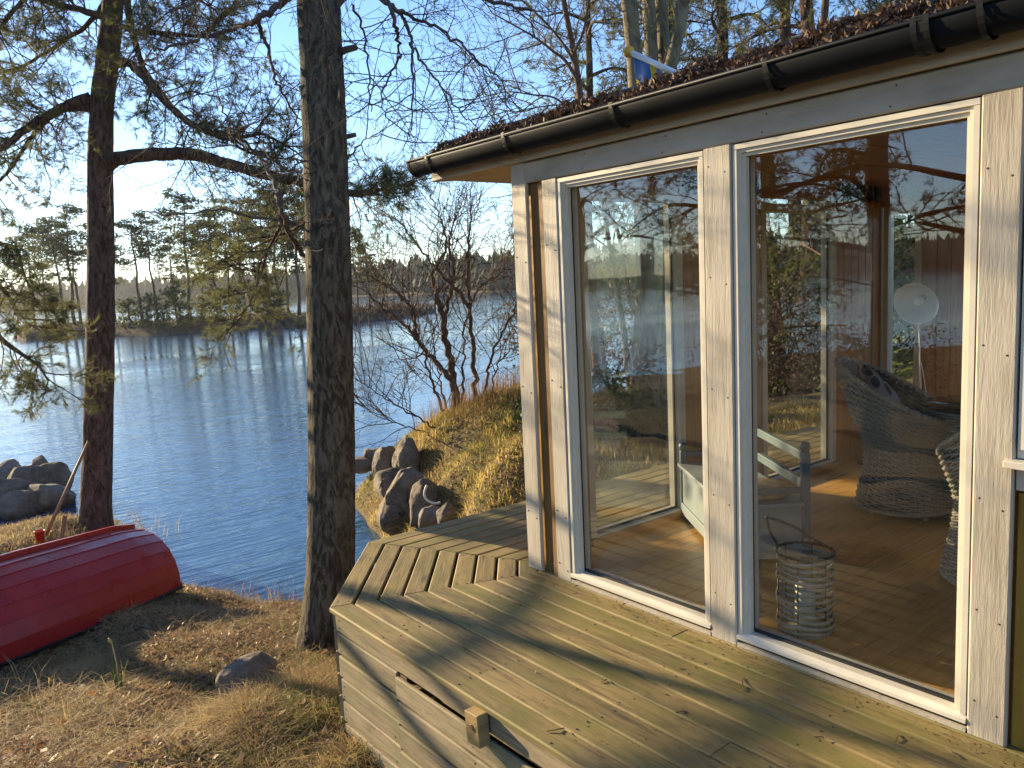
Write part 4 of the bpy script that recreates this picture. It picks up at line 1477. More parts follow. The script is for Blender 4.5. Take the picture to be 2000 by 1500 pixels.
# --- the bare shrub on the bank
r6 = np.random.default_rng(66)
DS = 11.3
base = at(890, 812, DS); base[2] = float(ground_z(base[0], base[1]))
t = empty('bare_shrub', base, 'leafless many-stemmed shrub on the grassy bank in front of the lake', 'shrub')
stm, twg = MB(), MB()
STEMS = [
    ([(892, 815), (888, 760), (878, 700), (868, 645), (864, 605), (852, 585), (858, 560)], .062, .030, 5),
    ([(862, 600), (850, 570), (848, 530), (872, 480), (860, 430), (840, 380)], .03, .008, 9),
    ([(866, 620), (880, 570), (885, 520), (878, 470), (892, 420)], .028, .007, 9),
    ([(928, 810), (926, 740), (922, 670), (918, 600), (914, 560), (915, 500), (917, 440), (920, 400)], .042, .009, 11),
    ([(916, 600), (895, 570), (870, 545), (840, 510), (800, 460), (770, 420)], .03, .006, 11),
    ([(920, 590), (940, 560), (975, 535), (1000, 520)], .016, .005, 6),
    ([(880, 740), (850, 705), (825, 680), (805, 650), (775, 620), (745, 600), (720, 575)], .042, .010, 12),
    ([(815, 665), (812, 630), (805, 600), (770, 570), (730, 545), (700, 520)], .026, .006, 11),
    ([(945, 800), (950, 740), (962, 690), (985, 640), (1002, 612), (1006, 590)], .024, .008, 7),
    ([(955, 800), (968, 730), (990, 690), (1010, 680)], .014, .005, 5),
    ([(872, 815), (852, 770), (835, 720), (828, 690), (810, 700), (780, 702)], .024, .006, 8),
    ([(885, 818), (868, 790), (860, 740), (848, 690)], .02, .006, 5),
    ([(905, 812), (903, 740), (908, 680), (905, 640), (920, 600)], .02, .007, 5),
    ([(850, 835), (815, 815), (770, 790), (725, 760), (690, 735)], .014, .004, 10),
    ([(840, 845), (800, 835), (750, 815), (700, 790)], .010, .003, 8),
]
tips = []
for pp, ra, rb, k in STEMS:
    Q = smooth_path([at(x, y, DS + .25 * math.sin(i * .9 + ra * 300)) for i, (x, y) in enumerate(pp)], 6)
    Q[1:-1] += r6.normal(0, .012, Q[1:-1].shape)
    stm.tube(Q, np.linspace(ra, rb, len(Q)), 8)
    for p_, d_ in along(Q, int(k * 1.5), r6, .25, 1.0, .35):
        grow(twg, p_, unit(d_ + np.array([0, 0, .35])), r6.uniform(.5, 1.25), .0085, 1, dict(BARE, seg=[.15, .12, .1, .09], minr=.0030, trop=[.1, .22, .3, .3], kids=[6, 5, 3]), r6, tips)
rel(stm, base).build('stems', M['shrub_bark'], t, True)
rel(twg, base).build('twigs', M['shrub_bark'], t, True)

# --- many-stemmed beech and the leaning tree behind the house
r7 = np.random.default_rng(77)


def stem_tree(name, label, base_px, D, stems, twig_n, bark, twigbark, r, trunk_name='trunk', up=.3):
    b = at(*base_px, D); b[2] = float(ground_z(b[0], b[1]))
    t = empty(name, b, label, 'tree')
    tw = MB()
    for pp, ra, rb, dd in stems:
        Q = smooth_path([at(x, y, D + dd * i / len(pp)) for i, (x, y) in enumerate(pp)], 7)
        if ra > .03: Q[0][2] = min(Q[0][2], float(ground_z(Q[0][0], Q[0][1])) - .1) if pp[0][1] > 740 else Q[0][2]
        tk = trunk_mesh(Q, np.linspace(ra, rb, len(Q)), 16, .05, None, r)
        rel(tk, b).build(trunk_name, M[bark], t, True)
        tips = []
        for p_, d_ in along(Q, twig_n, r, .35, 1.0, up):
            grow(tw, p_, d_, r.uniform(.6, 1.6), .011, 1, dict(BARE, seg=[.16, .13, .1, .09], minr=.0030, kids=[6, 5, 3]), r, tips)
    rel(tw, b).build('twigs', M[twigbark], t, True)
    return t


stem_tree('beech_tree', 'pale many-stemmed tree behind the sunroom, seen through the corner pane and above the roof', (1262, 880), 9.3, [
    ([(1272, 885), (1268, 700), (1262, 560), (1256, 420), (1248, 250), (1238, 100), (1222, -60), (1200, -300)], .115, .085, 0),
    ([(1238, 860), (1246, 700), (1255, 600), (1270, 420), (1296, 200), (1325, 60), (1342, -60), (1370, -300)], .085, .075, .4),
    ([(1240, 820), (1232, 776), (1220, 660), (1204, 556), (1192, 488), (1178, 400), (1160, 300)], .045, .02, .3),
    ([(1250, 640), (1226, 560), (1216, 500), (1204, 444), (1184, 415), (1150, 400)], .032, .012, .2),
    ([(1276, 885), (1280, 600), (1280, 300), (1270, 60), (1262, -60), (1250, -300)], .085, .075, .9),
    ([(1284, 885), (1300, 600), (1306, 300), (1294, 60), (1290, -60), (1285, -300)], .085, .075, 1.2)], 9, 'beech_bark', 'beech_bark', r7)
stem_tree('leaning_birch', 'slender leaning bare tree rising behind the roof, left of the flag', (1172, 780), 10.6, [
    ([(1172, 790), (1160, 640), (1150, 480), (1143, 300), (1128, 150), (1112, 60), (1095, -40), (1070, -260)], .062, .03, .3),
    ([(1130, 160), (1105, 120), (1080, 100), (1040, 70), (960, 25)], .028, .008, .3),
    ([(1132, 150), (1112, 105), (1080, 60), (1030, 10), (980, -30)], .024, .008, .5),
    ([(1120, 105), (1140, 60), (1150, 0), (1165, -60)], .02, .008, .2),
    ([(1140, 250), (1090, 195), (1040, 185), (985, 180), (925, 195)], .016, .005, .3),
    ([(1140, 215), (1095, 205), (1020, 215), (960, 235)], .012, .004, .2)], 10, 'shrub_bark', 'beech_bark', r7)

# evergreen thickets and a hedge on the land side
def bush(name, label, cat, x, y, w, h, n, mat, size, r, group=None):
    b = (x, y, float(ground_z(x, y)))
    t = empty(name, b, label, cat, group)
    mb, tw = MB(), MB()
    d = unit(np.array([0, 0, 1.0]))
    tips = []
    for i in range(7):
        a = i * .9
        grow(tw, np.zeros(3), np.array([math.cos(a) * .5, math.sin(a) * .5, 1]), h * .8, .02 * h, 0, dict(BARE, max=1, kids=[5]), r, tips)
    u = r.normal(0, 1, (n, 3)); u /= np.linalg.norm(u, axis=1)[:, None]
    rr_ = r.uniform(.35, 1, n) ** .6
    P = u * rr_[:, None] * np.array([w / 2, w / 2, h / 2]) * (1 + .28 * np.sin(u[:, :1] * 6 + u[:, 1:2] * 5)) + np.array([0, 0, h * .52])
    P = P[P[:, 2] > .02]
    quads_at(mb, P, size, r, 0, 1.8)
    tw.build('stems', M['shrub_bark'], t)
    mb.build('foliage', M[mat], t)
    return t


r8 = np.random.default_rng(88)
GH = 'bushes behind the sunroom'
bush('evergreen_bush', 'low dark green bush at the foot of the pale stems behind the house', 'bush', 6.3, 6.6, 1.5, .75, 2600, 'evergreen', .05, r8, GH)
bush('evergreen_bush', 'small green bush just beyond the deck behind the corner pane', 'bush', 7.3, 5.7, 1.1, .6, 1800, 'evergreen', .05, r8, GH)
bush('brown_bush', 'rusty brown thicket beyond the pale stems', 'bush', 8.6, 8.6, 2.8, 1.7, 5200, 'brush', .030, r8, GH)
bush('brown_bush', 'brown thicket to the right of the pale stems', 'bush', 10.3, 7.6, 3.0, 2.0, 5200, 'brush', .030, r8, GH)
for i, (x, y, w, h, lb) in enumerate([(14, 9.6, 3.4, 3.2, 'dense evergreen at the left end of the lawn hedge'), (17.5, 9.2, 3.6, 3.6, 'dense evergreen second along the lawn hedge'),
                                      (21, 8.2, 4.2, 4.2, 'tallest evergreen of the lawn hedge'), (25, 6.8, 4.2, 3.8, 'evergreen fourth along the lawn hedge'), (28, 3.5, 4.5, 4.2, 'evergreen at the right end of the lawn hedge')]):
    bush('hedge_bush', lb, 'bush', x, y, w, h, 8000, 'evergreen', .075, r8, 'hedge along the lawn')
# brush in front of the mirrored pines
for i, (x, y, w, h, lb) in enumerate([(-9, 7.5, 3.0, 1.5, 'rusty brown bush mirrored low in the nearest pane'), (-11, 11, 3.5, 1.7, 'brown bush mirrored between the trunks of the nearest pane'),
                                      (-9.5, 15, 3.2, 1.5, 'brown bush mirrored low in the corner pane'), (-13, 5.5, 3.5, 1.8, 'brown bush mirrored at the right of the nearest pane')]):
    bush('brown_bush', lb, 'bush', x, y, w, h, 4200, 'brush', .032, r8, 'brown bushes mirrored in the panes')


# ------------------------------------------------------------------ rocks
def rock(px, py, D, size, label, seed, squash=.75, z=None, group=None, pos=None, rot=0):
    r = np.random.default_rng(seed)
    p_ = np.array(pos, float) if pos is not None else at(px, py, D)
    bm = bmesh.new()
    u = r.normal(0, 1, (26, 3)); u /= np.linalg.norm(u, axis=1)[:, None]
    u *= r.uniform(.82, 1.08, (26, 1))
    for q_ in u: bm.verts.new(q_)
    hl_ = bmesh.ops.convex_hull(bm, input=bm.verts)
    bmesh.ops.delete(bm, geom=[g for g in hl_['geom_interior'] if isinstance(g, bmesh.types.BMVert)], context='VERTS')
    bmesh.ops.dissolve_limit(bm, angle_limit=R(22), verts=bm.verts, edges=bm.edges)
    bmesh.ops.bevel(bm, geom=list(bm.edges), offset=.13, segments=3, affect='EDGES', profile=.55)
    bmesh.ops.triangulate(bm, faces=bm.faces)
    bmesh.ops.subdivide_edges(bm, edges=bm.edges, cuts=2, use_grid_fill=True)
    me = bpy.data.meshes.new('boulder'); bm.to_mesh(me); bm.free()
    V = np.empty(len(me.vertices) * 3); me.vertices.foreach_get('co', V); V = V.reshape(-1, 3)
    s_ = np.zeros(len(V))
    for k in range(30):
        f_ = r.uniform(3, 30)
        s_ += .045 / f_ ** .75 * np.sin(V @ (unit(r.normal(0, 1, 3)) * f_) + r.uniform(0, 6) + 1.5 * np.sin(V @ r.normal(0, 3, 3)))
    V = V * (1 + s_)[:, None] * np.array(size) * np.array([1, 1, squash])
    c_, sn = math.cos(rot), math.sin(rot)
    V = np.stack([V[:, 0] * c_ - V[:, 1] * sn, V[:, 0] * sn + V[:, 1] * c_, V[:, 2]], -1)
    me.vertices.foreach_set('co', V.ravel()); me.polygons.foreach_set('use_smooth', np.ones(len(me.polygons), bool))
    me.update(); me.materials.append(M['granite'])
    o = link('boulder', me)
    o.location = p_
    tag(o, label, 'rock', group)
    return o


GR_ = 'boulders on the left shore'
for i, (px, py, D, sx, sz, lb) in enumerate([
        (12, 922, 14.3, .42, .30, 'round boulder at the left edge, highest and furthest left'), (52, 940, 13.6, .48, .30, 'flat-topped boulder behind the oar, in the middle of the pile'),
        (78, 917, 14.4, .26, .28, 'small pointed boulder standing at the back of the pile'), (97, 938, 13.8, .50, .36, 'large rounded boulder nearest the water'),
        (22, 962, 13.0, .46, .28, 'low wide boulder at the left edge below the top one'), (92, 978, 12.9, .55, .34, 'big dark boulder above the grassy ledge'),
        (36, 990, 12.5, .50, .30, 'broad boulder lying at the front of the pile'), (-30, 960, 13.0, .6, .4, 'boulder cut by the left edge of the picture')]):
    rock(px, py, D, (sx * .82, sx * .72, sx * .85), lb, 300 + i, sz / sx * 1.1, group=GR_, rot=i * 1.1)
rock(163, 922, 16.5, (.35, .2, .2), 'low stone in the water behind the pine trunk', 320, .4)
GM = 'boulders under the grassy bank'
for i, (px, py, D, sx, sy, sz, lb) in enumerate([
        (708, 908, 12.6, .30, .24, .16, 'flat dark stone lying in the water beside the trunk'), (737, 890, 12.7, .28, .25, .22, 'angular stone in the water behind the flat one'),
        (757, 918, 11.2, .28, .32, .45, 'tall pale boulder standing at the water edge'), (797, 905, 10.8, .24, .35, .42, 'round-shouldered boulder set into the top of the bank'),
        (765, 950, 10.6, .26, .30, .30, 'boulder with a flat sunlit face above the water'), (798, 975, 10.0, .30, .32, .50, 'big weathered boulder below the grass'),
        (832, 985, 9.4, .26, .30, .36, 'hollowed boulder beside the white hose'), (775, 1000, 10.0, .30, .25, .40, 'brown boulder face dropping into the water'),
        (845, 1018, 8.7, .22, .18, .20, 'low round stone at the deck edge'), (868, 1008, 8.4, .12, .14, .18, 'small upright stone beside the deck edge')]):
    rock(px, py, D, (sx * .95, sy * .95, sz * .95), lb, 340 + i, 1.0, group=GM, rot=i * .9)
rock(0, 0, 0, (.30, .18, .19), 'pale rounded boulder half buried in the dry grass', 371, 1.0, pos=(1.64, 4.95, -.83), rot=.9)
rock(0, 0, 0, (.42, .16, .07), 'flat mossy stone lying in the foreground litter', 372, 1.0, pos=(1.12, 4.55, -.85), rot=-.4)

# ------------------------------------------------------------------ rowing boat, keel up
boat = empty('rowing_boat', (0, 0, 0), 'upturned red clinker rowing boat lying on the bank', 'boat')
BLn = 3.6
ns, nst = 22, 7


def hull_section(s_):
    """half breadth, keel height and bow rise at station s (0 stern .. 1 bow)"""
    b = np.interp(s_, [0, .1, .35, .6, .8, .93, 1], [.56, .60, .66, .64, .46, .22, .03])
    h = np.interp(s_, [0, .08, .4, .75, 1], [.60, .64, .66, .64, .5])
    return b, h


secs = []
for k in range(ns):
    s_ = k / (ns - 1)
    b, h = hull_section(s_)
    pts = []
    us = np.linspace(0, 1, nst + 1)
    for j in range(nst):
        for u, o_ in ((us[j], .0), (us[j + 1], .008)):
            a = u * math.pi / 2
            y = b * (math.sin(a) ** .92) * 1.0
            z = h * (1 - (1 - math.cos(a)) ** 1.02)
            nrm = unit(np.array([math.sin(a) / b, math.cos(a) / h + .15]))
            pts.append((y + nrm[0] * o_, z + nrm[1] * o_))
    secs.append(pts)
for side in (1, -1):
    for j in range(nst):
        V = np.array([[(k / (ns - 1) * BLn, side * secs[k][e][0], secs[k][e][1]) for e in ((2 * j, 2 * j + 1, 2 * j + 2) if j < nst - 1 else (2 * j, 2 * j + 1))] for k in range(ns)])
        m_ = V.shape[1]
        idx = np.arange(ns * m_).reshape(ns, m_)
        q = np.stack([idx[:-1, :-1], idx[1:, :-1], idx[1:, 1:], idx[:-1, 1:]], -1).reshape(-1, 4)
        MB().add(V.reshape(-1, 3), q if side > 0 else q[:, ::-1]).build('hull_plank', M['boat_red'], boat)
tv = [(0.004, y, z) for y, z in secs[0]] ; tv2 = [(0.004, -y, z) for y, z in secs[0]][::-1]
ring_ = tv + tv2
MB().add(ring_ + [(0.004, 0, .2)], [(i, (i + 1) % len(ring_), len(ring_)) for i in range(len(ring_))]).build('transom', M['boat_red'], boat)
kp = [(s_ * BLn, 0, hull_section(s_)[1] + .012) for s_ in np.linspace(0, 1, 14)]
kb = MB()
for i in range(13):
    (x0, _, z0), (x1, _, z1) = kp[i], kp[i + 1]
    w_ = .022
    kb.add([(x0, -w_, z0 - .02), (x0, w_, z0 - .02), (x0, w_ * .7, z0 + .03), (x0, -w_ * .7, z0 + .03), (x1, -w_, z1 - .02), (x1, w_, z1 - .02), (x1, w_ * .7, z1 + .03), (x1, -w_ * .7, z1 + .03)],
           [(1, 5, 6, 2), (2, 6, 7, 3), (3, 7, 4, 0)] + ([(0, 1, 2, 3)] if i == 0 else []))
kb.build('keel', M['boat_red'], boat)
for side in (1, -1):
    path = [(k / (ns - 1) * BLn, side * (hull_section(k / (ns - 1))[0] + .016), .012) for k in range(ns)]
    MB().tube(path, .016, 7).build('gunwale', M['strap_metal'], boat, True)
MB().box((-.07, -.40, .08), (-.002, -.18, .20)).build('motor_pad', M['black_rubber'], boat)
MB().box((-.05, .12, .16), (-.002, .30, .27)).build('motor_pad', M['black_rubber'], boat)
# stern near corner at (2.24, 8.45), running to the lower left
bx = np.array([-.832, -.555]); by = np.array([.555, -.832])     # local x, local y (y+ = camera side)
o2 = np.array([2.24, 8.45]) - by * .575
bm4 = Matrix.Identity(4)
tilt = R(-1.0)
X3 = np.array([bx[0], bx[1], .085]); X3 = unit(X3)
Y3 = unit(np.array([by[0], by[1], .02])); Z3 = np.cross(X3, Y3); Z3 = Z3 if Z3[2] > 0 else -Z3
for i in range(3):
    bm4[i][0], bm4[i][1], bm4[i][2] = X3[i], Y3[i], Z3[i]
bm4[0][3], bm4[1][3], bm4[2][3] = o2[0], o2[1], -1.36
boat.matrix_basis = bm4

# ------------------------------------------------------------------ ground cover
r9 = np.random.default_rng(909)


def patchy(x, y, k=1.0, seed=0):
    v = np.zeros_like(x)
    q = np.random.default_rng(500 + seed)
    for f in (.8, 1.7, 3.1, 5.3, 8.0):
        a = q.uniform(0, 6.28)
        v += np.sin(f * k * (x * math.cos(a) + y * math.sin(a)) + q.uniform(0, 6)) * np.sin(f * k * (x * math.sin(a) - y * math.cos(a)) * .8 + q.uniform(0, 6))
    return v / 2.2


def free(x, y):
    """on dry ground, not under deck, house or boat"""
    z = ground_z(x, y)
    ok = z > WATER_Z + .03
    deckm = (x > 1.72) & (y < 4.5) & ((x - A[0]) * -cd[1] + (y - A[1]) * cd[0] < -.02)
    u = (x - o2[0]) * bx[0] + (y - o2[1]) * bx[1]; v = (x - o2[0]) * by[0] + (y - o2[1]) * by[1]
    return ok & ~deckm & ~((u > 0) & (np.abs(v) < .55)), z


def scatter(n, x0, x1, y0, y1, thr=-9, seed=0, k=1.0):
    x = r9.uniform(x0, x1, n); y = r9.uniform(y0, y1, n)
    ok, z = free(x, y)
    if thr > -5: ok &= patchy(x, y, k, seed) > thr + r9.normal(0, .25, n)
    return np.stack([x, y, z], -1)[ok]


dg, gg, lf, og = MB(), MB(), MB(), MB()
P = scatter(70000, -.8, 3.4, 3.2, 9.2, -.35, 1, 1.3)
n = len(P); add_blades(dg, P - [0, 0, .01], r9.uniform(.04, .11, n), r9.uniform(.0035, .007, n), r9.uniform(.6, 2.4, n), r9, bend=.40)
P = scatter(5000, -.8, 3.4, 3.2, 9.0, .75, 2, 1.5)
n = len(P); add_blades(dg, P - [0, 0, .01], r9.uniform(.12, .30, n), r9.uniform(.003, .005, n), r9.uniform(.3, 1.6, n), r9, bend=.5)
P = scatter(20000, 1.1, 2.6, 3.4, 4.6, -.1, 4, 1.5)       # long tufts beside the skirt
n = len(P); add_blades(dg, P - [0, 0, .01], r9.uniform(.07, .22, n), r9.uniform(.0028, .0048, n), r9.uniform(.6, 2.2, n), r9, bend=.44)
P = scatter(30000, -.8, 3.4, 3.2, 9.0, .3, 3, 1.1)
n = len(P); add_blades(gg, P - [0, 0, .01], r9.uniform(.04, .12, n), r9.uniform(.0025, .005, n), r9.uniform(.2, 1.4, n), r9)
P = scatter(16000, 1.1, 2.6, 3.4, 4.7, .2, 6, 1.4)
n = len(P); add_blades(gg, P - [0, 0, .01], r9.uniform(.05, .15, n), r9.uniform(.0025, .005, n), r9.uniform(.4, 1.8, n), r9)
P = scatter(52000, -.8, 3.4, 3.2, 9.2, -.4, 5, .9)
quads_at(lf, P + [0, 0, .030] + r9.normal(0, .010, P.shape), r9.choice([.010, .016, .024, .036], len(P), p=[.35, .35, .2, .1]), r9, .45, 1.6)
P = scatter(30000, -.8, 3.4, 3.2, 9.2, -.1, 25, 1.6)
n = len(P); add_blades(dg, P, r9.uniform(.05, .16, n), r9.uniform(.003, .006, n), r9.uniform(1.6, 3.2, n), r9, bend=.30)
P = scatter(130, -.6, 2.6, 3.4, 7.4)
quads_at(og, P + [0, 0, .02], .032, r9, .4, 1.4)
# the grassy point behind the boat
P = scatter(26000, -1.2, 3.0, 9.3, 13.6, -.4, 7)
n = len(P); add_blades(dg, P - [0, 0, .01], r9.uniform(.05, .16, n), r9.uniform(.004, .008, n), r9.uniform(.3, 1.8, n), r9)
P = scatter(9000, -1.2, 3.0, 9.3, 13.6, .1, 8)
n = len(P); add_blades(gg, P - [0, 0, .01], r9.uniform(.04, .12, n), r9.uniform(.004, .007, n), r9.uniform(.3, 1.4, n), r9)
P = scatter(5000, -1.2, 3.0, 9.3, 13.6, -.2, 9)
quads_at(lf, P + [0, 0, .012], .035, r9, .65, 1.5)
# pale straws at the water's edge
for (px, py, D, cnt, hgt, sp) in ((560, 1180, 9.3, 42, .42, .5), (520, 1186, 9.2, 16, .35, .3), (262, 1012, 10.6, 26, .5, .35), (315, 1030, 10.2, 18, .55, .3), (20, 1330, 6.2, 14, .3, .3), (120, 1330, 6.4, 14, .25, .5)):
    c = on_z(px, py, -1.5 if px > 200 else -1.0)
    xy = c[:2] + r9.normal(0, sp / 2, (cnt, 2))
    P = np.concatenate([xy, ground_z(xy[:, 0], xy[:, 1])[:, None]], 1)
    add_blades(dg, P, r9.uniform(.6, 1.15, cnt) * hgt, np.full(cnt, .006), r9.uniform(.3, .9, cnt), r9, bend=.4)
tag(dg.build('dry_grass', M['dry_grass']), 'matted straw-coloured grass over the foreground bank', 'grass', kind='stuff')
tag(gg.build('green_grass', M['green_grass']), 'short green grass and moss among the dry straw', 'grass', kind='stuff')
tag(lf.build('fallen_leaves', M['litter']), 'brown fallen leaves scattered over the bank', 'leaves', kind='stuff')
tag(og.build('orange_leaves', M['orange_leaf']), 'orange dead leaves in the foreground grass', 'leaves', kind='stuff')
# grass on the mound
mg, mgg, rg, lf2_ = MB(), MB(), MB(), MB()
P = scatter(120000, 3.9, 9.5, 4.7, 12.3, -.6, 11)
n = len(P); add_blades(mg, P - [0, 0, .015], r9.uniform(.035, .12, n) * (1 + .8 * (patchy(P[:, 0], P[:, 1], 1.6, 15) > .3)), r9.uniform(.004, .008, n), r9.uniform(.2, 1.9, n), r9, bend=.42)
P = scatter(14000, 3.9, 9.5, 4.7, 12.3, .0, 16, 1.6)
quads_at(lf2_, P + [0, 0, .025], .03, r9, .5, 1.5)
P = scatter(60000, 3.9, 9.5, 4.7, 12.3, .15, 12)
n = len(P); add_blades(mgg, P - [0, 0, .015], r9.uniform(.05, .15, n), r9.uniform(.004, .008, n), r9.uniform(.3, 1.5, n), r9)
P = scatter(900, 5.9, 7.6, 8.2, 9.9)
n = len(P); add_blades(rg, P, r9.uniform(.2, .55, n), r9.uniform(.004, .007, n), r9.uniform(.05, .4, n), r9)
P = scatter(5000, 3.9, 8.5, 5, 11, .4, 13)
n = len(P); add_blades(rg, P, r9.uniform(.08, .2, n), r9.uniform(.004, .007, n), r9.uniform(.2, .9, n), r9)
tag(mg.build('bank_grass', M['mound_grass']), 'sunlit yellow grass covering the mound behind the deck', 'grass', kind='stuff')
tag(mgg.build('bank_moss_grass', M['green_grass']), 'green moss and low grass on the mound behind the deck', 'grass', kind='stuff')
tag(lf2_.build('bank_leaves', M['litter']), 'pale dead leaves caught in the grass of the mound', 'leaves', kind='stuff')
tag(rg.build('red_stems_undergrowth', M['red_grass']), 'rusty red stalks round the foot of the bare shrub', 'undergrowth', kind='stuff')


# ------------------------------------------------------------------ small things outdoors
def shoots(px, py, z, label, n, h, bud, seed):
    r = np.random.default_rng(seed)
    c = on_z(px, py, z); c[2] = float(ground_z(c[0], c[1]))
    t = empty('daffodil_shoots', c, label, 'plant', None)
    for i in range(n):
        a = r.uniform(0, 6.28); le = r.uniform(.1, .35); hh = h * r.uniform(.7, 1.1)
        s_ = np.array([-math.sin(a), math.cos(a), 0]) * .010
        d = np.array([math.cos(a), math.sin(a), 0])
        b = d * .02
        V = []
        for f in (0, .35, .7, 1):
            p_ = b + d * le * hh * f * f + np.array([0, 0, hh * f])
            V += [p_ - s_ * (1 - .75 * f), p_ + s_ * (1 - .75 * f)]
        MB().add(V, [(0, 1, 3, 2), (2, 3, 5, 4), (4, 5, 7, 6)]).build('leaf', M['green_leaf'], t)
    if bud:
        MB().tube([(0, 0, 0), (.003, .005, h * .9), (-.01, .01, h * 1.6)], .0045, 6).build('stalk', M['straw'], t)
        MB().tube([(-.01, .01, h * 1.58), (-.02, .01, h * 1.68), (-.028, .012, h * 1.78)], [.006, .013, .004], 8).build('bud', M['bud_yellow'], t, True)


shoots(232, 1338, -1.0, 'green daffodil shoots with one pale bud in the foreground', 8, .22, True, 1)
shoots(682, 1452, -.8, 'bright green shoots beside the deck skirt', 5, .17, False, 2)
shoots(352, 1152, -1.35, 'few green shoots under the stern of the boat', 4, .13, False, 3)

# oar or pole leaning on the pine, the red bucket beside it
pa, pb = at(173, 862, 10.25), at(86, 1056, 9.75)
pb[2] = float(ground_z(pb[0], pb[1])) - .02
oar = MB().tube([pb, (pa + pb) / 2, pa], [.021, .02, .018], 10).build('wooden_pole', M['oar_wood'], None, True)
tag(oar, 'thin wooden pole leaning against the pine behind the boat', 'pole')
c = at(78, 1048, 9.6); c[2] = float(ground_z(c[0], c[1]))
bk = empty('red_bucket', c, 'small bright red bucket standing behind the boat', 'bucket')
bk.scale = (.5, .5, .55)
MB().lathe([(.0, .01), (.085, .01), (.11, .26), (.114, .26), (.114, .275), (.105, .275), (.080, .03), (0, .03)], 20).build('tub', M['red_plastic'], bk, True)
MB().tube([(.112 * math.cos(a), .02, .255 - .10 * math.sin(a)) for a in np.linspace(0, math.pi, 12)], .004, 6).build('handle', M['strap_metal'], bk, True)
pl = board('plank', 'oar_wood', None, tuple(c + np.array([.20, -.1, .0])), (.25, .1, 1), (1, 0, -.25), .30, .05, .02)
tag(pl, 'short upright board between the red bucket and the pole', 'plank')
# white hose arc on the rocks
hp = smooth_path([at(x, y, 9.0) for x, y in ((834, 948), (831, 955), (829, 965), (833, 975), (842, 981), (853, 983), (860, 981))], 5)
tag(MB().tube(hp, .014, 10).build('white_hose', M['white_hose'], None, True), 'curved white hose lying over the boulders by the deck', 'hose')
# fallen sticks
for i, (x1, y1, x2, y2, z, lb) in enumerate([(210, 1412, 420, 1400, -.80, 'long thin stick lying across the foreground litter'), (395, 1442, 462, 1425, -.78, 'short stick in the grass nearer the deck'), (25, 1420, 75, 1490, -.8, 'dark stick at the lower left corner')]):
    a, b = on_z(x1, y1, z), on_z(x2, y2, z)
    P_ = np.array([a + (b - a) * f for f in np.linspace(0, 1, 7)])
    P_[:, 2] = ground_z(P_[:, 0], P_[:, 1]) + .03
    P_ += r9.normal(0, .006, P_.shape)
    tag(MB().tube(P_, np.linspace(.008, .004, 7), 6).build('fallen_stick', M['twig_bark'], None, True), lb, 'stick')
dl = MB()
for px, py, ang_ in ((1450, 1335, .7), (1012, 1180, 1.9), (1330, 1390, 2.4), (1180, 1330, .2), (1860, 1470, 1.2), (1600, 1440, 2.0), (1085, 1425, 2.7), (1750, 1440, .4)):
    c = on_z(px, py, .003)
    L_ = r9.uniform(.03, .07) if px != 1450 else .11
    d = np.array([math.cos(ang_), math.sin(ang_), 0]) * L_ / 2
    dl.tube([c - d, c + r9.normal(0, .004, 3) * [1, 1, 0] + [0, 0, .003], c + d], .0022, 5)
P = np.stack([r9.uniform(1.75, 2.75, 260), r9.uniform(.4, 3.4, 260), np.full(260, .004)], -1)
P = np.concatenate([P, np.stack([r9.uniform(2.68, 2.77, 200), r9.uniform(.9, 3.3, 200), np.full(200, .005)], -1)])
quads_at(dl, P, .007, r9, .8, 1.6)
tag(dl.build('deck_debris', M['litter'], None), 'pine needles, twigs and leaf crumbs lying on the deck boards', 'debris', kind='stuff')

# ------------------------------------------------------------------ flag on the roof
fb = np.array([4.75, 3.72, roof_z(4.75) + .02])
tip = at(1228, 101, 6.15)
low = at(1296, 132, 5.9)
dv = unit(tip - low)
low = low - dv * .25
flag = empty('roof_flag', low, 'small blue and yellow flag on a tilted white pole above the roof', 'flag')
MB().tube([(0, 0, 0), tip - low], .022, 12).build('pole', M['flag_pole'], flag, True)
kn = MB().lathe([(0, -.045), (.03, -.034), (.044, 0), (.034, .03), (0, .044)], 14)
k_ = kn.build('knob', M['knob_yellow'], flag, True); k_.location = tip - low
# bracket down to the roof
MB().tube([(0, 0, 0), (.0, 0, roof_z(low[0]) - low[2] + .005)], .02, 8).build('bracket', M['flag_pole'], flag, True)
L_ = np.linalg.norm(tip - low)


def cloth(u0, u1, v0, v1):
    nu, nv = 8, 10
    V = []
    for i in range(nv + 1):
        for j in range(nu + 1):
            u = u0 + (u1 - u0) * j / nu; v = v0 + (v1 - v0) * i / nv
            p_ = (tip - low) - dv * (.04 + u * .34) + np.array([0, 0, -1]) * (v * .42 + .02)
            p_ = p_ + np.cross(dv, [0, 0, 1]) * .035 * math.sin(u * 9 + v * 3) * (.3 + v) - dv * v * .05
            V.append(p_)
    q = [(i * (nu + 1) + j, i * (nu + 1) + j + 1, (i + 1) * (nu + 1) + j + 1, (i + 1) * (nu + 1) + j) for i in range(nv) for j in range(nu)]
    return MB().add(V, q)


for u0, u1, v0, v1, mt in ((0, .62, 0, .38, 'flag_blue'), (0, .62, .56, 1, 'flag_blue'), (0, 1, .38, .56, 'flag_yellow'), (.62, .78, 0, .38, 'flag_yellow'), (.62, .78, .56, 1, 'flag_yellow'), (.78, 1, 0, .38, 'flag_blue'), (.78, 1, .56, 1, 'flag_blue')):
    o = cloth(u0, u1, v0, v1).build('cloth', M[mt], flag, True)
    so_ = o.modifiers.new('thick', 'SOLIDIFY'); so_.thickness = .002


# ------------------------------------------------------------------ furniture in the sunroom
FZ = .031


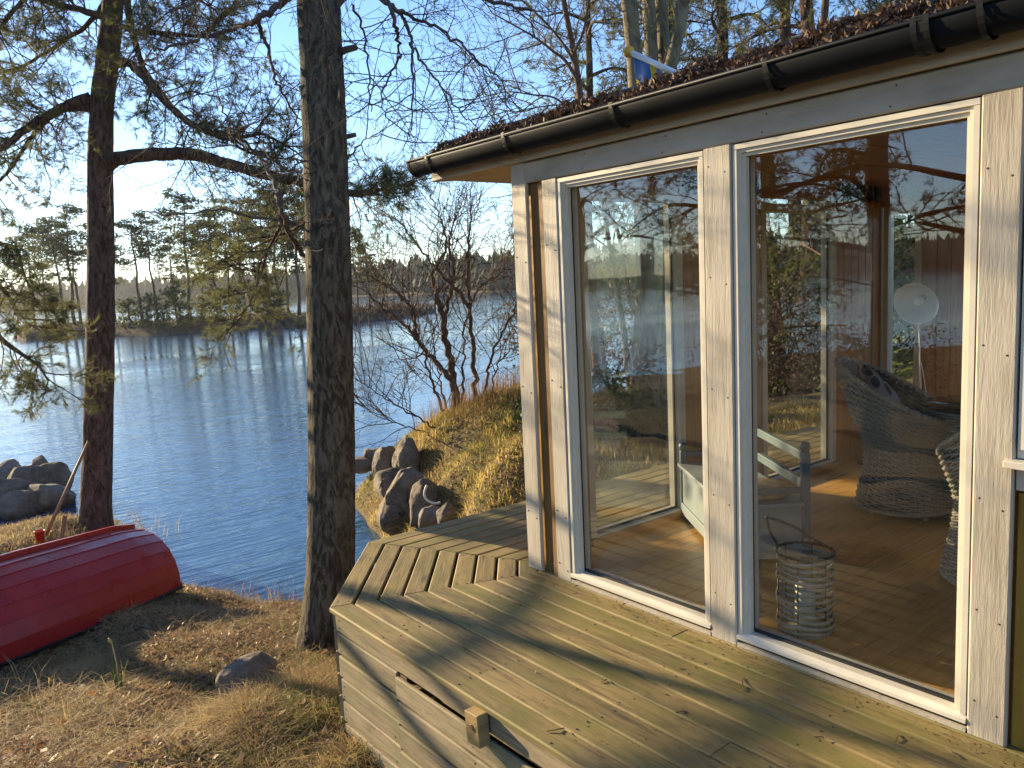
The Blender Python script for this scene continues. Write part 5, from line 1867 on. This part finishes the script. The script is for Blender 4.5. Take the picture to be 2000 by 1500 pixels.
def wicker_chair():
    W_, body, stakes = MB(), MB(), MB()
    seg = 96

    def surf(v, th):
        zr = .60 + .37 * (.5 + .5 * np.cos(th)) ** 1.25
        z = .05 + v * (zr - .05)
        rr_ = np.interp(z, [.05, .12, .25, .38, .46, .60, .75, .98], [.275, .268, .238, .222, .232, .285, .32, .35])
        back = np.clip((z - .45) / .5, 0, 1) * (.5 + .5 * np.cos(th))
        return np.stack([rr_ * np.cos(th) + back * .05, rr_ * 1.02 * np.sin(th), z], -1)

    th = np.linspace(0, 2 * math.pi, seg, endpoint=False)
    NR = 44
    for i in range(NR + 1):
        v = i / NR
        P = surf(np.full(seg, v), th)
        nrm = np.stack([np.cos(th), np.sin(th), np.zeros(seg)], -1)
        P = P + nrm * (.007 * np.cos(th * 14 + math.pi * (i % 2)))[:, None]
        P = np.vstack([P, P[:1]])
        W_.tube(P, .0072, 5, False)
    for k in range(28):
        t_ = k * 2 * math.pi / 28
        P = surf(np.linspace(0, 1, 14), np.full(14, t_))
        stakes.tube(P, .0045, 4, False)
    vv = np.linspace(0, 1, 16)
    V = np.stack([surf(np.full(seg, v), th) for v in vv])
    V[..., :2] *= .965
    idx = np.arange(16 * seg).reshape(16, seg)
    a, b, c, d = idx[:-1], np.roll(idx[:-1], -1, 1), np.roll(idx[1:], -1, 1), idx[1:]
    body.add(V.reshape(-1, 3), np.stack([a, b, c, d], -1).reshape(-1, 4))
    rim, seat = MB(), MB()
    P = surf(np.full(seg, 1.0), th)
    for k in range(2):
        Q = P + np.stack([np.cos(th), np.sin(th), np.zeros(seg)], -1) * (.006 * np.cos(th * 30 + k * math.pi))[:, None] + np.array([0, 0, .01]) * np.sin(th * 30 + k * math.pi)[:, None]
        rim.tube(np.vstack([Q, Q[:1]]), .014, 6, False)
    P0 = surf(np.full(seg, 0.0), th)
    rim.tube(np.vstack([P0, P0[:1]]), .012, 6, False)
    seat.lathe([(0, .44), (.20, .44), (.225, .425), (.225, .40), (0, .40)], 40)
    legs = []
    for k in range(4):
        a = math.pi / 4 + k * math.pi / 2
        legs.append(MB().tube([(.2 * math.cos(a), .2 * math.sin(a), .09), (.225 * math.cos(a), .225 * math.sin(a), 0)], [.02, .017], 10))
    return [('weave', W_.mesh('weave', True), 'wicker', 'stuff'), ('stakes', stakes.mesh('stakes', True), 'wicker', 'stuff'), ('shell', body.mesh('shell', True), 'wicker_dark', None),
            ('rim', rim.mesh('rim', True), 'wicker', None), ('seat', seat.mesh('seat', True), 'wicker_dark', None)] + [('leg', l_.mesh('leg', True), 'wicker', None) for l_ in legs]


wc = wicker_chair()
for nm, me, mt, kd in wc: me.materials.append(M[mt])


def put_wicker(x, y, back_dir, label):
    t = empty('wicker_chair', (x, y, FZ), label, 'chair', 'wicker chairs in the sunroom')
    for nm, me, mt, kd in wc: link(nm, me, t, kd)
    t.rotation_euler = (0, 0, math.atan2(back_dir[1], back_dir[0]))
    return t


lf2 = -rgt[:2]
c1 = on_z(1786, 1012, FZ)
bd1 = lf2 * .80 + fwd[:2] * .60
ch1 = put_wicker(c1[0] + .10, c1[1] + .12, bd1, 'grey wicker tub chair with a leaf-print cushion behind the nearest pane')
c2 = on_z(1972, 1150, FZ)
put_wicker(c2[0] + .02, c2[1] + .02, -lf2 * .2 - fwd[:2] * .98, 'nearer grey wicker tub chair half hidden by the right window frame')
# cushion
cu = MB()
nu, nv = 20, 20
V = []
for s_ in (1, -1):
    for i in range(nv + 1):
        for j in range(nu + 1):
            u, v = j / nu * 2 - 1, i / nv * 2 - 1
            e = max(0.0, (1 - abs(u) ** 2.6)) * max(0.0, (1 - abs(v) ** 2.6))
            V.append((u * .22 * (1 - .06 * (1 - abs(v))), v * .22 * (1 - .06 * (1 - abs(u))), s_ * .075 * e ** .45))
m_ = (nu + 1) * (nv + 1)
for s_ in range(2):
    q = [(s_ * m_ + i * (nu + 1) + j, s_ * m_ + i * (nu + 1) + j + 1, s_ * m_ + (i + 1) * (nu + 1) + j + 1, s_ * m_ + (i + 1) * (nu + 1) + j) for i in range(nv) for j in range(nu)]
    cu.q.append(np.array(q if s_ == 0 else [f[::-1] for f in q]))
cu.add(V, np.zeros((0, 4), int))
cush = cu.build('cushion', M['cushion_print'], None, True)
bdn = unit(bd1)
cush.location = (c1[0] + .10 + bdn[0] * .13, c1[1] + .12 + bdn[1] * .13, FZ + .70)
cush.rotation_euler = (Matrix.Rotation(math.atan2(bdn[1], bdn[0]), 4, 'Z') @ Matrix.Rotation(R(-58), 4, 'Y') @ Matrix.Rotation(R(40), 4, 'Z')).to_euler()
tag(cush, 'square cushion with dark leaf print leaning in the wicker chair', 'cushion')
# round wicker side table with glass top
tc_ = at(1915, 830, 5.0)
tb = empty('side_table', (tc_[0], tc_[1], FZ), 'round wicker table with a dark glass top between the chairs', 'table')
dr = MB()
for i in range(40):
    z = .02 + i * .0165
    rr_ = .26 + .06 * (z / .68) ** 2
    th = np.linspace(0, 2 * math.pi, 73)
    P = np.stack([(rr_ + .004 * np.cos(th * 18 + math.pi * (i % 2))) * np.cos(th), (rr_ + .004 * np.cos(th * 18 + math.pi * (i % 2))) * np.sin(th), np.full(73, z)], -1)
    dr.tube(P, .0075, 4, False)
dr.build('weave', M['wicker'], tb, True, 'stuff')
MB().lathe([(.25, .01), (.255, .3), (.31, .68)], 40).build('shell', M['wicker_dark'], tb, True)
MB().lathe([(0, .69), (.335, .69), (.338, .695), (.335, .70), (0, .70)], 48).build('glass_top', M['dark_glass'], tb, True)
M['dark_glass'].node_tree.nodes['Principled BSDF'].inputs['Roughness'].default_value = .05

# floor lamp
lp = at(1800, 770, 5.9)
lamp = empty('floor_lamp', (lp[0], lp[1], FZ), 'white dish-shaded floor lamp behind the wicker chair', 'lamp')
hd = at(1797, 586, 5.85) - np.array([lp[0], lp[1], FZ])
MB().lathe([(0, 0), (.12, 0), (.12, .015), (.02, .022), (0, .022)], 28).build('base', M['white_enamel'], lamp, True)
st_ = smooth_path([(0, 0, .02), (0, 0, .5), *[at(x, y, 5.9) - np.array([lp[0], lp[1], FZ]) for x, y in ((1797, 720), (1796, 660), (1792, 630), (1786, 612), (1788, 596))], hd], 6)
MB().tube(st_, .006, 8).build('stem', M['white_enamel'], lamp, True)
cdp = smooth_path([at(x, y, 5.88) - np.array([lp[0], lp[1], FZ]) for x, y in ((1798, 706), (1803, 725), (1806, 750), (1810, 775), (1806, 800))], 5)
MB().tube(cdp, .003, 6).build('cord', M['white_enamel'], lamp, True)
sh = MB().lathe([(.022, .0), (.06, -.018), (.11, -.06), (.145, -.12), (.148, -.12), (.113, -.056), (.06, -.012), (.022, .006)], 40)
sh_o = sh.build('lamp_shade', M['shade_white'], lamp, True)
ax = unit(np.array([-fwd[0], -fwd[1], 0]) * .60 - rgt0 * .68 + np.array([0, 0, -.30]))      # where the dish opens
zx = Vector(-ax)
rq = zx.to_track_quat('Z', 'Y').to_matrix().to_4x4()
sh_o.matrix_basis = Matrix.Translation(hd - ax * .05) @ rq @ Matrix.Scale(1.06, 4)
bl_ = MB().lathe([(0, -.10), (.022, -.094), (.034, -.07), (.030, -.045), (.016, -.02), (.016, 0)], 20).build('bulb', M['bulb_glass'], lamp, True)
bl_.matrix_basis = sh_o.matrix_basis.copy()

# small reading lamp by the far wall
rp = on_z(1697, 905, FZ)
rl = empty('reading_lamp', rp, 'small white spot lamp on a thin dark stem near the far wall', 'lamp')
MB().lathe([(0, 0), (.09, 0), (.09, .012), (0, .014)], 24).build('base', M['iron'], rl, True)
MB().tube([(0, 0, .01), (0, 0, .40), (-.01, .01, .52)], .005, 8).build('stem', M['iron'], rl, True)
hd2 = MB().lathe([(.012, .07), (.03, .05), (.05, 0), (.062, -.06), (.058, -.06), (.028, .045)], 24).build('lamp_shade', M['white_enamel'], rl, True)
hd2.location = (-.02, .01, .56); hd2.rotation_euler = (.3, .8, 0)

# lantern with a candle
lc = np.array([3.075, 1.905, FZ])
lan = empty('candle_lantern', lc, 'round slatted lantern with a looped handle standing just inside the pane', 'lantern')
for i in range(12):
    z = .015 + i * .0285
    rr_ = .118 + .004 * math.sin(i * 1.7)
    th = np.linspace(0, 2 * math.pi, 49)
    P = np.stack([rr_ * np.cos(th), rr_ * np.sin(th), z + .006 * np.sin(th * 2 + i)], -1)
    V = []
    for p_ in P: V += [p_ - [0, 0, .0075], p_ + [0, 0, .0075]]
    o = MB().add(V, [(2 * k, 2 * k + 2, 2 * k + 3, 2 * k + 1) for k in range(48)]).build('slat', M['lantern_rattan'], lan, True)
    s_ = o.modifiers.new('thick', 'SOLIDIFY'); s_.thickness = .004
for k in range(6):
    a = k * math.pi / 3 + .3
    MB().tube([(.114 * math.cos(a), .114 * math.sin(a), 0), (.114 * math.cos(a), .114 * math.sin(a), .35)], .0035, 6).build('upright', M['iron'], lan, True)
th = np.linspace(0, 2 * math.pi, 40)
MB().tube(np.stack([.12 * np.cos(th), .12 * np.sin(th), np.full(40, .352)], -1), .006, 8, False).build('top_ring', M['iron'], lan, True)
MB().lathe([(0, 0), (.116, 0), (.116, .008), (0, .010)], 30).build('base', M['lantern_rattan'], lan, True)
MB().lathe([(0, .01), (.042, .01), (.042, .2), (.036, .205), (0, .198)], 24).build('candle', M['candle_wax'], lan, True)
hl = at(1497, 1012, 3.56) - lc
h1, h2 = np.array([.10, -.06, .352]), np.array([-.09, .08, .352])
MB().tube(smooth_path([h1, hl * .55 + h1 * .45 + [0, 0, .02], hl + [.012, -.01, 0], hl, hl * .5 + h2 * .5, h2 + [0, 0, .04], h2], 5), .006, 8).build('handle', M['iron'], lan, True)

# grey-blue wooden settle
e1 = on_z(1322, 1000, FZ)[:2]; e2 = on_z(1392, 1080, FZ)[:2]
ud = unit(e2 - e1)
e1 = e1 + ud * .08
wd_ = np.array([-ud[1], ud[0]]); wd_ = wd_ if wd_[0] > 0 else -wd_
set_ = empty('wooden_settle', (*e1, FZ), 'grey-blue wooden settle with box seat and open rails behind the corner pane', 'bench')
set_.rotation_euler = (0, 0, math.atan2(ud[1], ud[0]))
sgn = 1 if (np.cross(ud, wd_) > 0) else -1
SL, SW = 1.05, .44
def sb(name, a, b, mat, bev=.004):
    (x0, y0, z0), (x1, y1, z1) = a, b
    ya, yb = sorted((y0 * sgn, y1 * sgn))
    o = MB().box((x0, ya, z0), (x1, yb, z1)).build(name, M[mat], set_)
    mo_ = o.modifiers.new('edge', 'BEVEL'); mo_.width = bev; mo_.segments = 2
sb('front_panel', (.045, .012, .05), (SL - .045, .03, .33), 'grey_paint')
sb('base_moulding', (.045, .0, .03), (SL - .045, .011, .10), 'grey_paint')
sb('end_panel', (.012, .03, .05), (.03, SW - .03, .33), 'grey_paint')
sb('end_panel', (SL - .03, .03, .05), (SL - .012, SW - .03, .33), 'grey_paint')
sb('back_panel', (.045, SW - .03, .05), (SL - .045, SW - .012, .33), 'grey_paint')
sb('seat', (-.01, -.012, .332), (SL + .01, SW - .04, .355), 'grey_paint')
for x in (0, SL - .045):
    for y, zt in ((0, .44), (SW - .045, .62)):
        sb('post', (x, y, 0), (x + .045, y + .045, zt), 'bluegrey_paint', .008)
        MB().lathe([(0, 0), (.018, 0), (.028, .022), (.022, .045), (0, .052)], 14).build('post_knob', M['bluegrey_paint'], set_, True).location = (x + .0225, (y + .0225) * sgn, zt)
for z in (.42, .57): sb('rail', (.046, SW - .04, z), (SL - .046, SW - .012, z + .05), 'bluegrey_paint')
for x in (.008, SL - .037): sb('arm_rail', (x, .046, .40), (x + .03, SW - .046, .43), 'bluegrey_paint')
pc = MB().lathe([(0, 0), (.15, 0), (.17, .02), (.165, .045), (.13, .06), (0, .062)], 30)
cu2 = pc.build('seat_pad', M['straw'], None, True)
p0 = np.array([*e1, 0]) + np.array([*ud, 0]) * .85 + np.array([*wd_, 0]) * .22
cu2.location = (p0[0], p0[1], FZ + .357)
tag(cu2, 'round woven seat pad lying on the settle', 'cushion')

# ------------------------------------------------------------------ the air over the lake
hz_ = MB().box((-760, -160, -5), (560, 760, 34)).build('haze', None, None, False, 'stuff')
hm = bpy.data.materials.new('air'); hm.use_nodes = True
hm.node_tree.nodes.clear()
ho_ = hm.node_tree.nodes.new('ShaderNodeOutputMaterial'); pv = hm.node_tree.nodes.new('ShaderNodeVolumePrincipled')
pv.inputs['Color'].default_value = (.93, .96, 1.0, 1)
pv.inputs['Density'].default_value = .00016
pv.inputs['Anisotropy'].default_value = .55
hm.node_tree.links.new(pv.outputs[0], ho_.inputs['Volume'])
hz_.data.materials.append(hm)
tag(hz_, 'thin bright haze in the air over the lake', 'haze', kind='stuff')
